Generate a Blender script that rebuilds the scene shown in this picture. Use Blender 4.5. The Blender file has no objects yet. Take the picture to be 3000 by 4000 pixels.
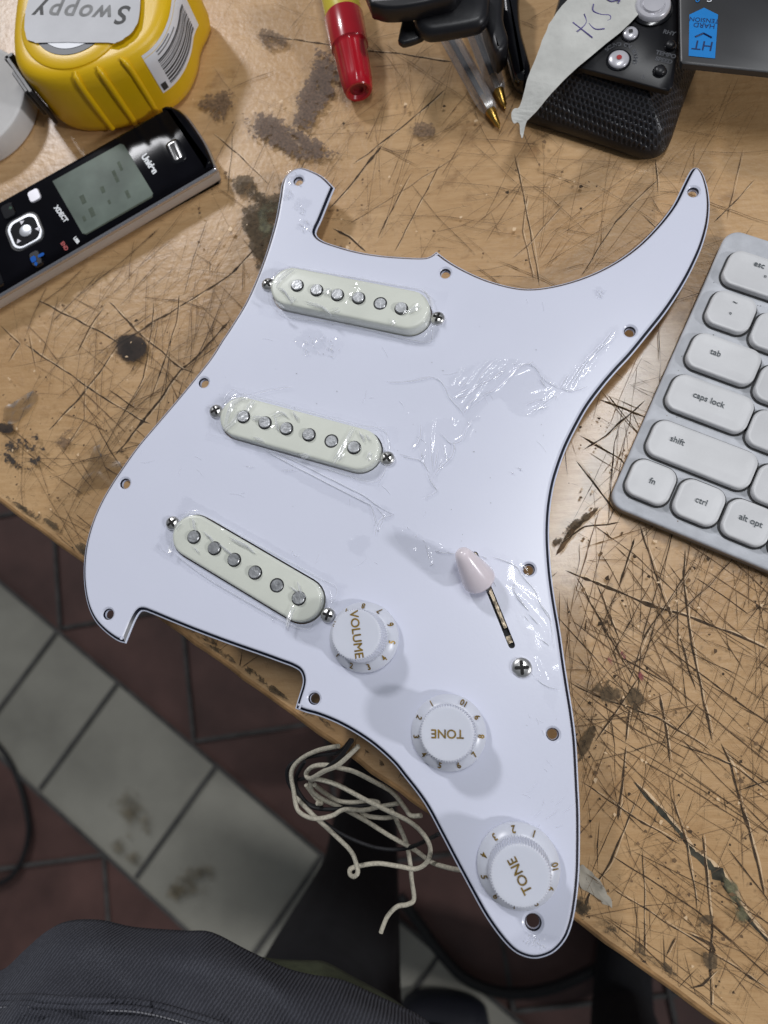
import bpy, bmesh, math, random
from mathutils import Vector, Matrix, noise
from mathutils.geometry import tessellate_polygon
random.seed(7)
S = bpy.context.scene
COL = S.collection
PI = math.pi

# ------------------------------------------------------------------ camera
FPX, CX, CY, CAMH = 2900.0, 1500.0, 2000.0, 0.308      # focal length in photo pixels, photo centre, height over the bench
M_, K_ = 0.15, 0.19                                      # lean of the phone camera
Zc = Vector((-M_, K_, 1)).normalized()
Xc = (Vector((1, 0, 0)) - Zc * Zc.x).normalized()
Yc = Zc.cross(Xc)
R = Matrix((Xc, Yc, Zc))                                 # camera -> world
cam_data = bpy.data.cameras.new('camera')
cam = bpy.data.objects.new('camera', cam_data)
COL.objects.link(cam)
cam.matrix_world = Matrix.Translation((0, 0, CAMH)) @ R.to_4x4()
cam_data.sensor_fit = 'VERTICAL'
cam_data.sensor_height = 36.0
cam_data.sensor_width = 27.0
cam_data.lens = 36.0 * FPX / 4000.0
cam_data.clip_start = 0.01
cam_data.clip_end = 50
cam_data.dof.use_dof = True
cam_data.dof.focus_distance = 0.292
cam_data.dof.aperture_fstop = 9.0
S.camera = cam

# ------------------------------------------------------------------ light
W = bpy.data.worlds.new('World')
S.world = W
W.use_nodes = True
W.node_tree.nodes['Background'].inputs[0].default_value = (0.80, 0.88, 1.0, 1)
W.node_tree.nodes['Background'].inputs[1].default_value = 0.11

def area(name, loc, target, sx, sy, power, col, roll=0.0):
    d = bpy.data.lights.new(name, 'AREA')
    d.shape = 'RECTANGLE'
    d.size, d.size_y, d.energy, d.color = sx, sy, power, col
    o = bpy.data.objects.new(name, d)
    COL.objects.link(o)
    o.location = loc
    q = (Vector(target) - Vector(loc)).to_track_quat('-Z', 'Y')
    o.rotation_euler = (q.to_matrix() @ Matrix.Rotation(roll, 3, 'Z')).to_euler()
    return o
tube = area('ceiling_tube', (0.31, 0.55, 1.75), (0.31, 0.55, 0), 0.14, 0.8, 10.5, (0.96, 0.98, 1.0))
tube.rotation_euler = (0, 0, -0.40)                      # long side runs away to the upper right
area('ceiling_tube', (-1.43, 2.15, 2.0), (0, 0, 0), 0.30, 0.30, 37, (0.97, 0.97, 1.0))
area('ceiling_tube', (2.0, -0.62, 1.25), (0, 0, 0), 0.18, 0.18, 22, (0.97, 0.97, 1.0))
S.view_settings.view_transform = 'Standard'
S.view_settings.look = 'None'
S.view_settings.exposure = 0.0
S.view_settings.gamma = 1.0
S.cycles.transparent_max_bounces = 24
S.cycles.max_bounces = 8

# ------------------------------------------------------------------ helpers
def ray(px, py):
    return R @ Vector(((px - CX) / FPX, -(py - CY) / FPX, -1.0))
def at(px, py, z=0.0):
    d = ray(px, py)
    t = (z - CAMH) / d.z
    return Vector((d.x * t, d.y * t, z))
def pts(lst, z=0.0):
    return [at(x, y, z) for x, y in lst]

def node_mat(name):
    m = bpy.data.materials.new(name)
    m.use_nodes = True
    return m, m.node_tree.nodes, m.node_tree.links, m.node_tree.nodes['Principled BSDF']

def mat(name, col, rough=0.5, metal=0.0, var=0.06, scale=60.0, bump=0.0, bscale=400.0, coat=0.0, spec=0.5, sss=0.0, rvar=0.0):
    m, N, L, P = node_mat(name)
    P.inputs['Roughness'].default_value = rough
    P.inputs['Metallic'].default_value = metal
    P.inputs['Coat Weight'].default_value = coat
    P.inputs['Coat Roughness'].default_value = 0.06
    P.inputs['Specular IOR Level'].default_value = spec
    if sss:
        P.inputs['Subsurface Weight'].default_value = sss
        P.inputs['Subsurface Radius'].default_value = (0.003, 0.003, 0.003)
        P.inputs['Subsurface Scale'].default_value = 1.0
    tc = N.new('ShaderNodeTexCoord')
    nz = N.new('ShaderNodeTexNoise')
    nz.inputs['Scale'].default_value = scale
    nz.inputs['Detail'].default_value = 5
    L.new(tc.outputs['Object'], nz.inputs['Vector'])
    cr = N.new('ShaderNodeValToRGB')
    a = [max(0, c * (1 - var)) for c in col]
    b = [min(1, c * (1 + var)) for c in col]
    cr.color_ramp.elements[0].position, cr.color_ramp.elements[1].position = 0.3, 0.7
    cr.color_ramp.elements[0].color = (*a, 1)
    cr.color_ramp.elements[1].color = (*b, 1)
    L.new(nz.outputs['Fac'], cr.inputs['Fac'])
    L.new(cr.outputs['Color'], P.inputs['Base Color'])
    if rvar:
        mr = N.new('ShaderNodeMapRange')
        mr.inputs['To Min'].default_value = max(0.02, rough - rvar)
        mr.inputs['To Max'].default_value = rough + rvar
        L.new(nz.outputs['Fac'], mr.inputs['Value'])
        L.new(mr.outputs['Result'], P.inputs['Roughness'])
    if bump:
        n2 = N.new('ShaderNodeTexNoise')
        n2.inputs['Scale'].default_value = bscale
        n2.inputs['Detail'].default_value = 4
        L.new(tc.outputs['Object'], n2.inputs['Vector'])
        bp = N.new('ShaderNodeBump')
        bp.inputs['Strength'].default_value = bump
        bp.inputs['Distance'].default_value = 0.0006
        L.new(n2.outputs['Fac'], bp.inputs['Height'])
        L.new(bp.outputs['Normal'], P.inputs['Normal'])
    return m

def film_mat(name, tint=(1, 1, 1), fac=0.05, rough=0.05, mx=0.75, haze=0.0, hazecol=(0.85, 0.85, 0.87)):
    m, N, L, P = node_mat(name)
    N.remove(P)
    out = N['Material Output']
    tr = N.new('ShaderNodeBsdfTransparent')
    tr.inputs[0].default_value = (*tint, 1)
    gl = N.new('ShaderNodeBsdfGlossy')
    gl.inputs['Roughness'].default_value = rough
    lw = N.new('ShaderNodeFresnel')
    lw.inputs['IOR'].default_value = 1.45
    mr = N.new('ShaderNodeMapRange')
    mr.inputs['To Min'].default_value = fac
    mr.inputs['To Max'].default_value = mx
    mr.inputs['From Min'].default_value = 0.03
    L.new(lw.outputs[0], mr.inputs['Value'])
    mx_ = N.new('ShaderNodeMixShader')
    L.new(mr.outputs['Result'], mx_.inputs[0])
    L.new(tr.outputs[0], mx_.inputs[1])
    L.new(gl.outputs[0], mx_.inputs[2])
    res = mx_.outputs[0]
    if haze:
        df = N.new('ShaderNodeBsdfDiffuse'); df.inputs[0].default_value = (*hazecol, 1)
        m2 = N.new('ShaderNodeMixShader'); m2.inputs[0].default_value = haze
        L.new(res, m2.inputs[1]); L.new(df.outputs[0], m2.inputs[2]); res = m2.outputs[0]
    L.new(res, out.inputs['Surface'])
    return m

def stain_mat(name, col, thresh=0.5, soft=0.12, scale=120.0, rough=0.8, seed=0.0, edge=True, bump=0.2, amount=0.92):
    """patchy mark: dirt where a noise is high, clear elsewhere"""
    m, N, L, P = node_mat(name)
    out = N['Material Output']
    P.inputs['Roughness'].default_value = rough
    tc = N.new('ShaderNodeTexCoord')
    mp = N.new('ShaderNodeMapping')
    mp.inputs['Location'].default_value = (seed, seed * 1.7, seed * 0.3)
    L.new(tc.outputs['Object'], mp.inputs['Vector'])
    nz = N.new('ShaderNodeTexNoise')
    nz.inputs['Scale'].default_value = scale
    nz.inputs['Detail'].default_value = 8
    nz.inputs['Roughness'].default_value = 0.65
    L.new(mp.outputs[0], nz.inputs['Vector'])
    val = nz.outputs['Fac']
    if edge:
        at_ = N.new('ShaderNodeAttribute')
        at_.attribute_name = 'mask'
        ad = N.new('ShaderNodeMath'); ad.operation = 'ADD'
        sb = N.new('ShaderNodeMath'); sb.operation = 'SUBTRACT'
        L.new(at_.outputs['Fac'], sb.inputs[0]); sb.inputs[1].default_value = 0.5
        ct = N.new('ShaderNodeMath'); ct.operation = 'MULTIPLY_ADD'; ct.inputs[1].default_value = 2.4; ct.inputs[2].default_value = -0.7; L.new(val, ct.inputs[0])
        L.new(ct.outputs[0], ad.inputs[0]); L.new(sb.outputs[0], ad.inputs[1])
        val = ad.outputs[0]
    mr = N.new('ShaderNodeMapRange')
    mr.inputs['From Min'].default_value = thresh - soft
    mr.inputs['From Max'].default_value = thresh + soft
    mr.inputs['To Max'].default_value = amount
    L.new(val, mr.inputs['Value'])
    n2 = N.new('ShaderNodeTexNoise')
    n2.inputs['Scale'].default_value = scale * 3
    n2.inputs['Detail'].default_value = 6
    L.new(tc.outputs['Object'], n2.inputs['Vector'])
    cr = N.new('ShaderNodeValToRGB')
    cr.color_ramp.elements[0].position, cr.color_ramp.elements[1].position = 0.35, 0.7
    cr.color_ramp.elements[0].color = (*[c * 0.55 for c in col], 1)
    cr.color_ramp.elements[1].color = (*[min(1, c * 1.6) for c in col], 1)
    L.new(n2.outputs['Fac'], cr.inputs['Fac'])
    L.new(cr.outputs['Color'], P.inputs['Base Color'])
    bp = N.new('ShaderNodeBump'); bp.inputs['Strength'].default_value = bump; bp.inputs['Distance'].default_value = 0.0008
    L.new(n2.outputs['Fac'], bp.inputs['Height']); L.new(bp.outputs['Normal'], P.inputs['Normal'])
    tr = N.new('ShaderNodeBsdfTransparent')
    ms = N.new('ShaderNodeMixShader')
    L.new(mr.outputs['Result'], ms.inputs[0]); L.new(tr.outputs[0], ms.inputs[1]); L.new(P.outputs[0], ms.inputs[2])
    L.new(ms.outputs[0], out.inputs['Surface'])
    return m

class MB:
    """collects faces with a material index each, then becomes ONE mesh object"""
    def __init__(self):
        self.v, self.f, self.mi, self.mats, self.mask = [], [], [], [], {}
    def m(self, material):
        if material not in self.mats:
            self.mats.append(material)
        return self.mats.index(material)
    def add(self, verts, faces, material):
        o = len(self.v); i = self.m(material)
        self.v += [tuple(p) for p in verts]
        self.f += [tuple(k + o for k in f) for f in faces]
        self.mi += [i] * len(faces)
        return o
    def loop_stack(self, loops, material, cap0=True, cap1=True, closed=True):
        n = len(loops[0]); vs = [p for l in loops for p in l]; fs = []
        for k in range(len(loops) - 1):
            for i in range(n if closed else n - 1):
                j = (i + 1) % n
                fs.append((k * n + i, k * n + j, (k + 1) * n + j, (k + 1) * n + i))
        if cap0: fs.append(tuple(reversed(range(n))))
        if cap1: fs.append(tuple((len(loops) - 1) * n + i for i in range(n)))
        self.add(vs, fs, material)
    def fill(self, loops, material, z=None):
        """flat polygon with holes"""
        L3 = [[Vector(p) for p in l] for l in loops]
        tris = tessellate_polygon(L3)
        flat = [p for l in L3 for p in l]
        fs = []
        for a, b, c in tris:
            nrm = (flat[b] - flat[a]).cross(flat[c] - flat[a])
            fs.append((a, b, c) if nrm.z >= 0 else (a, c, b))
        self.add(flat, fs, material)
    def tube(self, path, rad, material, seg=8, cap=True):
        path = [Vector(p) for p in path]
        loops = []; up = Vector((0.13, 0.21, 0.97))
        for i, p in enumerate(path):
            a = path[max(i - 1, 0)]; b = path[min(i + 1, len(path) - 1)]
            t = (b - a).normalized()
            s = t.cross(up)
            if s.length < 1e-4: s = t.cross(Vector((1, 0, 0)))
            s.normalize(); up = s.cross(t).normalized()
            r = rad[i] if isinstance(rad, (list, tuple)) else rad
            loops.append([p + (s * math.cos(2 * PI * k / seg) + up * math.sin(2 * PI * k / seg)) * r for k in range(seg)])
        self.loop_stack(loops, material, cap, cap)
    def lathe(self, prof, material, seg=48, mtx=None, cap0=True, cap1=True, mod=None):
        loops = []
        for k, (r, z) in enumerate(prof):
            l = []
            for i in range(seg):
                a = 2 * PI * i / seg
                rr = r * (mod(k, i) if mod else 1)
                p = Vector((rr * math.cos(a), rr * math.sin(a), z))
                l.append(mtx @ p if mtx else p)
            loops.append(l)
        self.loop_stack(loops, material, cap0, cap1)
    def build(self, name, parent=None, smooth=40, origin=None, label=None):
        me = bpy.data.meshes.new(name)
        me.from_pydata(self.v, [], self.f)
        for m in self.mats: me.materials.append(m)
        for p, i in zip(me.polygons, self.mi): p.material_index = i
        if self.mask:
            at_ = me.attributes.new('mask', 'FLOAT', 'POINT')
            for i, w in self.mask.items(): at_.data[i].value = w
        bm = bmesh.new(); bm.from_mesh(me)
        bmesh.ops.recalc_face_normals(bm, faces=bm.faces) if smooth is not None and not self.mask else None
        bm.to_mesh(me); bm.free()
        if smooth is not None:
            for p in me.polygons: p.use_smooth = True
            me.set_sharp_from_angle(angle=math.radians(smooth))
        o = bpy.data.objects.new(name, me)
        COL.objects.link(o)
        if origin is not None:
            me.transform(Matrix.Translation(-Vector(origin)))
            o.location = origin
        if parent is not None:
            o.parent = parent
            if not parent.get('local_frame_') :
                off = Vector((0, 0, 0)); q = parent
                while q is not None:
                    off += q.location; q = q.parent
                me.transform(Matrix.Translation(-off))
        if label: o['label'] = label
        return o

FRAMES = {}
def thing(name, loc, label, cat, rot=None, group=None):
    o = bpy.data.objects.new(name, None)
    COL.objects.link(o)
    o.empty_display_size = 0.01
    o.location = loc
    if rot is not None: o.rotation_euler = rot
    tag(o, label, cat, group)
    return o
def tag(o, label=None, cat=None, group=None, kind=None):
    if label: o['label'] = label
    if cat: o['category'] = cat
    if group: o['group'] = group
    if kind: o['kind'] = kind
    return o

def crom(P, n=6, closed=True, corners=()):
    """smooth curve through points; indices in corners stay sharp"""
    out = []; N = len(P)
    P = [Vector(p) for p in P]
    for i in range(N if closed else N - 1):
        p1, p2 = P[i], P[(i + 1) % N]
        p0 = P[i - 1] if (closed or i > 0) else p1
        p3 = P[(i + 2) % N] if (closed or i + 2 < N) else p2
        if i in corners: p0 = p1 - (p2 - p1)*0.0 if False else p1
        if ((i + 1) % N) in corners: p3 = p2
        for k in range(n):
            t = k / n
            out.append(0.5 * ((2 * p1) + (p2 - p0) * t + (2 * p0 - 5 * p1 + 4 * p2 - p3) * t * t + (3 * p1 - p0 - 3 * p2 + p3) * t ** 3))
    if not closed: out.append(P[-1].copy())
    return out

def inset(loop, d):
    """offset a flat loop inwards by d (z kept)"""
    n = len(loop)
    ar = sum(loop[i].x * loop[(i + 1) % n].y - loop[(i + 1) % n].x * loop[i].y for i in range(n))
    sg = 1 if ar > 0 else -1
    out = []
    for i in range(n):
        a, b, c = loop[i - 1], loop[i], loop[(i + 1) % n]
        e1 = Vector((b.x - a.x, b.y - a.y)); e2 = Vector((c.x - b.x, c.y - b.y))
        if e1.length < 1e-9: e1 = e2
        if e2.length < 1e-9: e2 = e1
        e1.normalize(); e2.normalize()
        n1 = Vector((-e1.y, e1.x)) * sg; n2 = Vector((-e2.y, e2.x)) * sg
        nn = n1 + n2
        if nn.length < 1e-6: nn = n1
        nn.normalize()
        s = d / max(0.45, nn.dot(n1))
        out.append(Vector((b.x + nn.x * s, b.y + nn.y * s, b.z)))
    return out
def zed(loop, z):
    return [Vector((p.x, p.y, z)) for p in loop]
def loft(mb, loop, steps, material, cap0=True, cap1=True):
    mb.loop_stack([zed(inset(loop, d), z) for z, d in steps], material, cap0, cap1)

def rrect(cx, cy, ux, uy, hw, hh, r, n=6, z=0.0):
    """rounded rectangle, axes ux, uy"""
    out = []
    for sx, sy, a0 in ((1, 1, 0), (-1, 1, 90), (-1, -1, 180), (1, -1, 270)):
        for k in range(n + 1):
            a = math.radians(a0 + 90 * k / n)
            lx = sx * (hw - r) + r * math.cos(a); ly = sy * (hh - r) + r * math.sin(a)
            out.append(Vector((cx + ux.x * lx + uy.x * ly, cy + ux.y * lx + uy.y * ly, z)))
    return out
def circ(cx, cy, r, n=24, z=0.0):
    return [Vector((cx + r * math.cos(2 * PI * i / n), cy + r * math.sin(2 * PI * i / n), z)) for i in range(n)]

def text_mesh(s, size, shear=0.0, extrude=0.0, bold=0.0, align='CENTER', res=4):
    c = bpy.data.curves.new('lettering', 'FONT')
    c.body = s; c.size = size; c.shear = shear; c.extrude = extrude; c.offset = bold
    c.align_x = align; c.align_y = 'CENTER'; c.resolution_u = res
    o = bpy.data.objects.new('lettering', c); COL.objects.link(o)
    dg = bpy.context.evaluated_depsgraph_get()
    me = bpy.data.meshes.new_from_object(o.evaluated_get(dg))
    vs = [v.co.copy() for v in me.vertices]; fs = [tuple(p.vertices) for p in me.polygons]
    bpy.data.objects.remove(o); bpy.data.curves.remove(c); bpy.data.meshes.remove(me)
    return vs, fs
def bold_text(mb, s, size, origin, xdir, material, zoff=0.0, fn=None, sx=1.0, w=.0001, **kw):
    for k, (a, b) in enumerate(((1, 0), (-.5, .87), (-.5, -.87), (0, 0))):
        f2 = (lambda p, k=k: (fn(p) if fn else p) + Vector((0, 0, k * .00001)))
        put_text(mb, s, size, Vector(origin) + Vector((a * w, b * w, 0)), xdir, material, zoff, f2, sx, **kw)
def put_text(mb, s, size, origin, xdir, material, zoff=0.0, fn=None, sx=1.0, **kw):
    vs, fs = text_mesh(s, size, **kw)
    x = Vector((xdir[0], xdir[1], 0)).normalized(); y = Vector((-x.y, x.x, 0))
    out = []
    for v in vs:
        p = Vector(origin) + x * v.x * sx + y * v.y + Vector((0, 0, v.z + zoff))
        out.append(fn(p) if fn else p)
    mb.add(out, fs, material)

# ------------------------------------------------------------------ materials
m_wood, N, L, P = node_mat('bench_wood')
EDGE_A, EDGE_B = at(0, 1958), at(2810, 4000)
gdir = (EDGE_B - EDGE_A).normalized(); gang = math.atan2(gdir.y, gdir.x)
tc = N.new('ShaderNodeTexCoord')
mp = N.new('ShaderNodeMapping'); mp.inputs['Rotation'].default_value = (0, 0, -gang); mp.inputs['Scale'].default_value = (1, 9, 1)
L.new(tc.outputs['Object'], mp.inputs['Vector'])
def nzs(scale, det, vec, rough=0.55):
    n = N.new('ShaderNodeTexNoise'); n.inputs['Scale'].default_value = scale; n.inputs['Detail'].default_value = det
    n.inputs['Roughness'].default_value = rough
    L.new(vec, n.inputs['Vector']); return n.outputs['Fac']
grain = nzs(55, 6, mp.outputs[0]); blot = nzs(14, 4, tc.outputs['Object']); fine = nzs(260, 4, mp.outputs[0]); grime = nzs(42, 8, tc.outputs['Object'], 0.7)
def ramp(fac, p0, c0, p1, c1):
    r = N.new('ShaderNodeValToRGB'); r.color_ramp.elements[0].position = p0; r.color_ramp.elements[1].position = p1
    r.color_ramp.elements[0].color = (*c0, 1); r.color_ramp.elements[1].color = (*c1, 1); L.new(fac, r.inputs[0]); return r.outputs[0]
def mixc(mode, fac, a, b):
    x = N.new('ShaderNodeMix'); x.data_type = 'RGBA'; x.blend_type = mode
    if isinstance(fac, float): x.inputs[0].default_value = fac
    else: L.new(fac, x.inputs[0])
    L.new(a, x.inputs[6]); L.new(b, x.inputs[7]); return x.outputs[2]
c = ramp(grain, 0.3, (0.53, 0.325, 0.152), 0.72, (0.63, 0.41, 0.208))
c = mixc('MULTIPLY', 0.55, c, ramp(blot, 0.32, (0.70, 0.62, 0.52), 0.62, (1, 1, 1)))
c = mixc('MULTIPLY', 0.3, c, ramp(fine, 0.36, (0.72, 0.60, 0.46), 0.5, (1, 1, 1)))
c = mixc('MULTIPLY', 0.75, c, ramp(grime, 0.28, (0.45, 0.37, 0.28), 0.43, (1, 1, 1)))
L.new(c, P.inputs['Base Color'])
P.inputs['Coat Weight'].default_value = 0.40; P.inputs['Coat Roughness'].default_value = 0.13
mr = N.new('ShaderNodeMapRange'); mr.inputs['To Min'].default_value = 0.26; mr.inputs['To Max'].default_value = 0.46
L.new(blot, mr.inputs['Value']); L.new(mr.outputs[0], P.inputs['Roughness'])
bsum = N.new('ShaderNodeMath'); bsum.operation = 'MULTIPLY_ADD'; L.new(nzs(330, 5, tc.outputs['Object']), bsum.inputs[0]); bsum.inputs[1].default_value = 0.8; L.new(nzs(90, 3, tc.outputs['Object']), bsum.inputs[2])
bp = N.new('ShaderNodeBump'); bp.inputs['Strength'].default_value = 0.32; bp.inputs['Distance'].default_value = 0.0008
L.new(bsum.outputs[0], bp.inputs['Height']); L.new(bp.outputs[0], P.inputs['Normal'])

m_edge = mat('bench_edge', (0.40, 0.23, 0.10), 0.5, var=0.35, scale=120, bump=0.4)
m_cut = mat('cut_dirt', (0.060, 0.036, 0.018), 0.85, var=0.5, scale=300)
m_cut2 = mat('cut_dirt_pale', (0.17, 0.100, 0.048), 0.8, var=0.4, scale=300)
m_cutg = mat('cut_dirt_green', (0.052, 0.048, 0.032), 0.8, var=0.7, scale=220)
m_white = mat('white_plastic', (0.735, 0.755, 0.875), 0.26, var=0.012, scale=30, bump=0.03, bscale=900)
m_black_ply = mat('black_ply', (0.006, 0.009, 0.022), 0.3)
m_lip = mat('white_ply', (0.68, 0.72, 0.86), 0.35, var=0.02)
m_cream = mat('cream_plastic', (0.77, 0.79, 0.70), 0.3, var=0.03, scale=90)
m_knob = mat('knob_plastic', (0.70, 0.72, 0.80), 0.3, var=0.01, sss=0.25)
m_tip = mat('tip_plastic', (0.84, 0.755, 0.795), 0.22, var=0.01, sss=0.2, coat=0.3)
m_gold = mat('gold_paint', (0.25, 0.155, 0.022), 0.35, metal=0.4, var=0.5, scale=500)
m_steel = mat('nickel', (0.74, 0.73, 0.71), 0.30, metal=0.9, var=0.10, scale=300)
m_steel_d = mat('recess', (0.010, 0.009, 0.008), 0.7)
m_pole = mat('pole_steel', (0.46, 0.47, 0.48), 0.36, metal=0.85, var=0.3, scale=350, bump=0.25, bscale=700)
m_pit = mat('dark_pit', (0.008, 0.008, 0.010), 0.6)
m_lever = mat('lever_steel', (0.23, 0.19, 0.14), 0.3, metal=0.9, var=0.6, scale=300, bump=0.3)
m_film = film_mat('clear_film', (0.998, 0.998, 0.999), 0.02, 0.07, 0.14)
m_crease_glint = film_mat('crease_glint_film', (1, 1, 1), 0.20, 0.12, 0.6, 0.42, (0.93, 0.94, 0.97))  # white diffuse paints the glints along the film creases
m_crease_glint2 = film_mat('soft_crease_glint', (1, 1, 1), 0.10, 0.16, 0.5, 0.30, (0.93, 0.94, 0.97))  # fainter painted glints, same white diffuse
m_scrap = film_mat('old_tape', (0.80, 0.78, 0.72), 0.10, 0.25, 0.5)
m_wire = mat('cloth_wire', (0.55, 0.51, 0.41), 0.85, var=0.2, scale=900, bump=0.8, bscale=2500)
m_wireb = mat('black_wire', (0.010, 0.010, 0.012), 0.6, bump=0.5, bscale=2500)
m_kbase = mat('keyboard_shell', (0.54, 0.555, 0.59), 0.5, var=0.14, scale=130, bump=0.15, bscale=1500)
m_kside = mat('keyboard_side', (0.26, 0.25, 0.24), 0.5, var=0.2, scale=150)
m_key = mat('key_plastic', (0.665, 0.665, 0.672), 0.36, var=0.075, scale=45, bump=0.04, bscale=900)
m_keygap = mat('key_gap_shade', (0.012, 0.012, 0.014), 0.5, var=0.2)
m_ink = mat('grey_ink', (0.10, 0.115, 0.125), 0.6)
m_yellow = mat('yellow_plastic', (0.78, 0.485, 0.005), 0.36, var=0.04, scale=50, bump=0.12, bscale=1600)
m_ygroove = mat('yellow_groove', (0.42, 0.235, 0.006), 0.5)
m_dgrey = mat('dark_grey_ring', (0.055, 0.06, 0.07), 0.45)
m_paper = mat('paper_label', (0.56, 0.56, 0.58), 0.55, var=0.10, scale=45, bump=0.15)
m_whitep = mat('white_label', (0.80, 0.81, 0.85), 0.45, var=0.03)
m_print = mat('black_print', (0.035, 0.035, 0.035), 0.6)
m_print2 = mat('faded_print', (0.20, 0.20, 0.20), 0.6, var=0.3, scale=200)
m_black = mat('black_plastic', (0.008, 0.008, 0.010), 0.40, var=0.2, bump=0.08)
m_gloss = mat('gloss_black', (0.006, 0.006, 0.008), 0.16, var=0.2, coat=0.15)
m_phone = mat('phone_face', (0.005, 0.005, 0.007), 0.12, var=0.2, spec=0.05)
m_satin = mat('satin_black', (0.006, 0.006, 0.008), 0.34, var=0.2, spec=0.35)
m_silver = mat('silver_band', (0.62, 0.62, 0.66), 0.24, metal=0.85, var=0.05)
m_taupe = mat('grey_shell', (0.50, 0.44, 0.39), 0.5, var=0.05)
m_chrome = mat('chrome', (0.78, 0.80, 0.84), 0.34, metal=0.75, var=0.05)
m_lcd = mat('lcd_grey', (0.125, 0.155, 0.13), 0.5, var=0.25, scale=60, spec=0.2)
m_lcdd = mat('lcd_segment', (0.098, 0.118, 0.092), 0.7, var=0.2, scale=300, spec=0.1)
m_rtxt = mat('red_print', (0.38, 0.03, 0.03), 0.5)
m_btxt = mat('blue_print', (0.01, 0.10, 0.42), 0.6, spec=0.1)
m_gtxt = mat('green_print', (0.03, 0.13, 0.06), 0.5)
m_wtxt = mat('white_print', (0.72, 0.74, 0.76), 0.45)
m_gtx2 = mat('grey_print', (0.075, 0.078, 0.088), 0.5)
m_red = mat('red_plastic', (0.42, 0.008, 0.018), 0.24, var=0.08, coat=0.4)
m_redd = mat('red_hollow', (0.20, 0.006, 0.012), 0.5)
m_yel2 = mat('yellow_barrel', (0.70, 0.58, 0.06), 0.4)
m_brass = mat('brass', (0.50, 0.30, 0.07), 0.27, metal=0.9, var=0.1)
m_clear_haze = film_mat('clear_barrel', (0.95, 0.94, 0.93), 0.06, 0.15, 0.35, 0.22)  # white haze in the colour stands for pale reflections on the barrel
m_inkt = mat('ink_tube', (0.010, 0.010, 0.014), 0.3)
m_tape = mat('masking_tape', (0.56, 0.56, 0.525), 0.7, var=0.12, scale=90, bump=0.8, bscale=350)
m_pen = mat('purple_ink', (0.12, 0.10, 0.28), 0.6, var=0.3, scale=400)
m_btn = mat('button_silver', (0.62, 0.61, 0.65), 0.3, metal=0.3, var=0.03)
m_packet = mat('packet_grey', (0.036, 0.036, 0.038), 0.40, var=0.15, scale=30)
m_blue = mat('blue_panel', (0.005, 0.21, 0.60), 0.4, var=0.05)
m_navy = mat('navy_print', (0.004, 0.02, 0.10), 0.5)
m_tub = mat('frosted_white', (0.56, 0.545, 0.53), 0.6, sss=0.3, var=0.07, scale=60)
m_tile_r = mat('red_tile', (0.100, 0.052, 0.044), 0.5, var=0.32, scale=11, bump=0.2, bscale=60)
m_tile_w = mat('pale_tile', (0.335, 0.325, 0.275), 0.45, var=0.26, scale=6, bump=0.1, bscale=60)
m_grout = mat('grout', (0.075, 0.073, 0.07), 0.9, var=0.3, scale=50)
m_drop = stain_mat('brown_splash', (0.17, 0.135, 0.075), 0.50, 0.25, 30, 0.4, 3.0, amount=.6)
m_cloth_k = mat('black_trousers', (0.008, 0.008, 0.010), 0.9, var=0.3, bump=0.6, bscale=900)
m_stitch = mat('stitch_thread', (0.20, 0.20, 0.215), 0.8)
m_olive = mat('olive_cotton', (0.060, 0.068, 0.036), 0.9, var=0.2, scale=200, bump=0.6, bscale=1500)
m_shoe = mat('navy_shoe', (0.012, 0.013, 0.022), 0.6)
m_rubber = mat('black_cable', (0.008, 0.008, 0.009), 0.55)

# twill denim
m_denim, N, L, P = node_mat('grey_denim')
tc = N.new('ShaderNodeTexCoord')
wv = N.new('ShaderNodeTexWave'); wv.wave_type = 'BANDS'; wv.bands_direction = 'X'
mp = N.new('ShaderNodeMapping'); mp.inputs['Rotation'].default_value = (0, 0, math.radians(28))
L.new(tc.outputs['Object'], mp.inputs['Vector']); L.new(mp.outputs[0], wv.inputs['Vector'])
wv.inputs['Scale'].default_value = 210; wv.inputs['Distortion'].default_value = 2.5; wv.inputs['Detail'].default_value = 3; wv.inputs['Detail Scale'].default_value = 4
nn = N.new('ShaderNodeTexNoise'); nn.inputs['Scale'].default_value = 25; nn.inputs['Detail'].default_value = 6; L.new(tc.outputs['Object'], nn.inputs['Vector'])
ca = ramp(wv.outputs['Fac'], 0.05, (0.050, 0.052, 0.064), 0.95, (0.096, 0.099, 0.118))
cb = ramp(nn.outputs['Fac'], 0.3, (0.65, 0.65, 0.7), 0.7, (1, 1, 1))
L.new(mixc('MULTIPLY', 0.8, ca, cb), P.inputs['Base Color']); P.inputs['Roughness'].default_value = 0.9
bp = N.new('ShaderNodeBump'); bp.inputs['Strength'].default_value = 0.7; bp.inputs['Distance'].default_value = 0.0008
L.new(wv.outputs['Fac'], bp.inputs['Height']); L.new(bp.outputs[0], P.inputs['Normal'])

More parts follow.
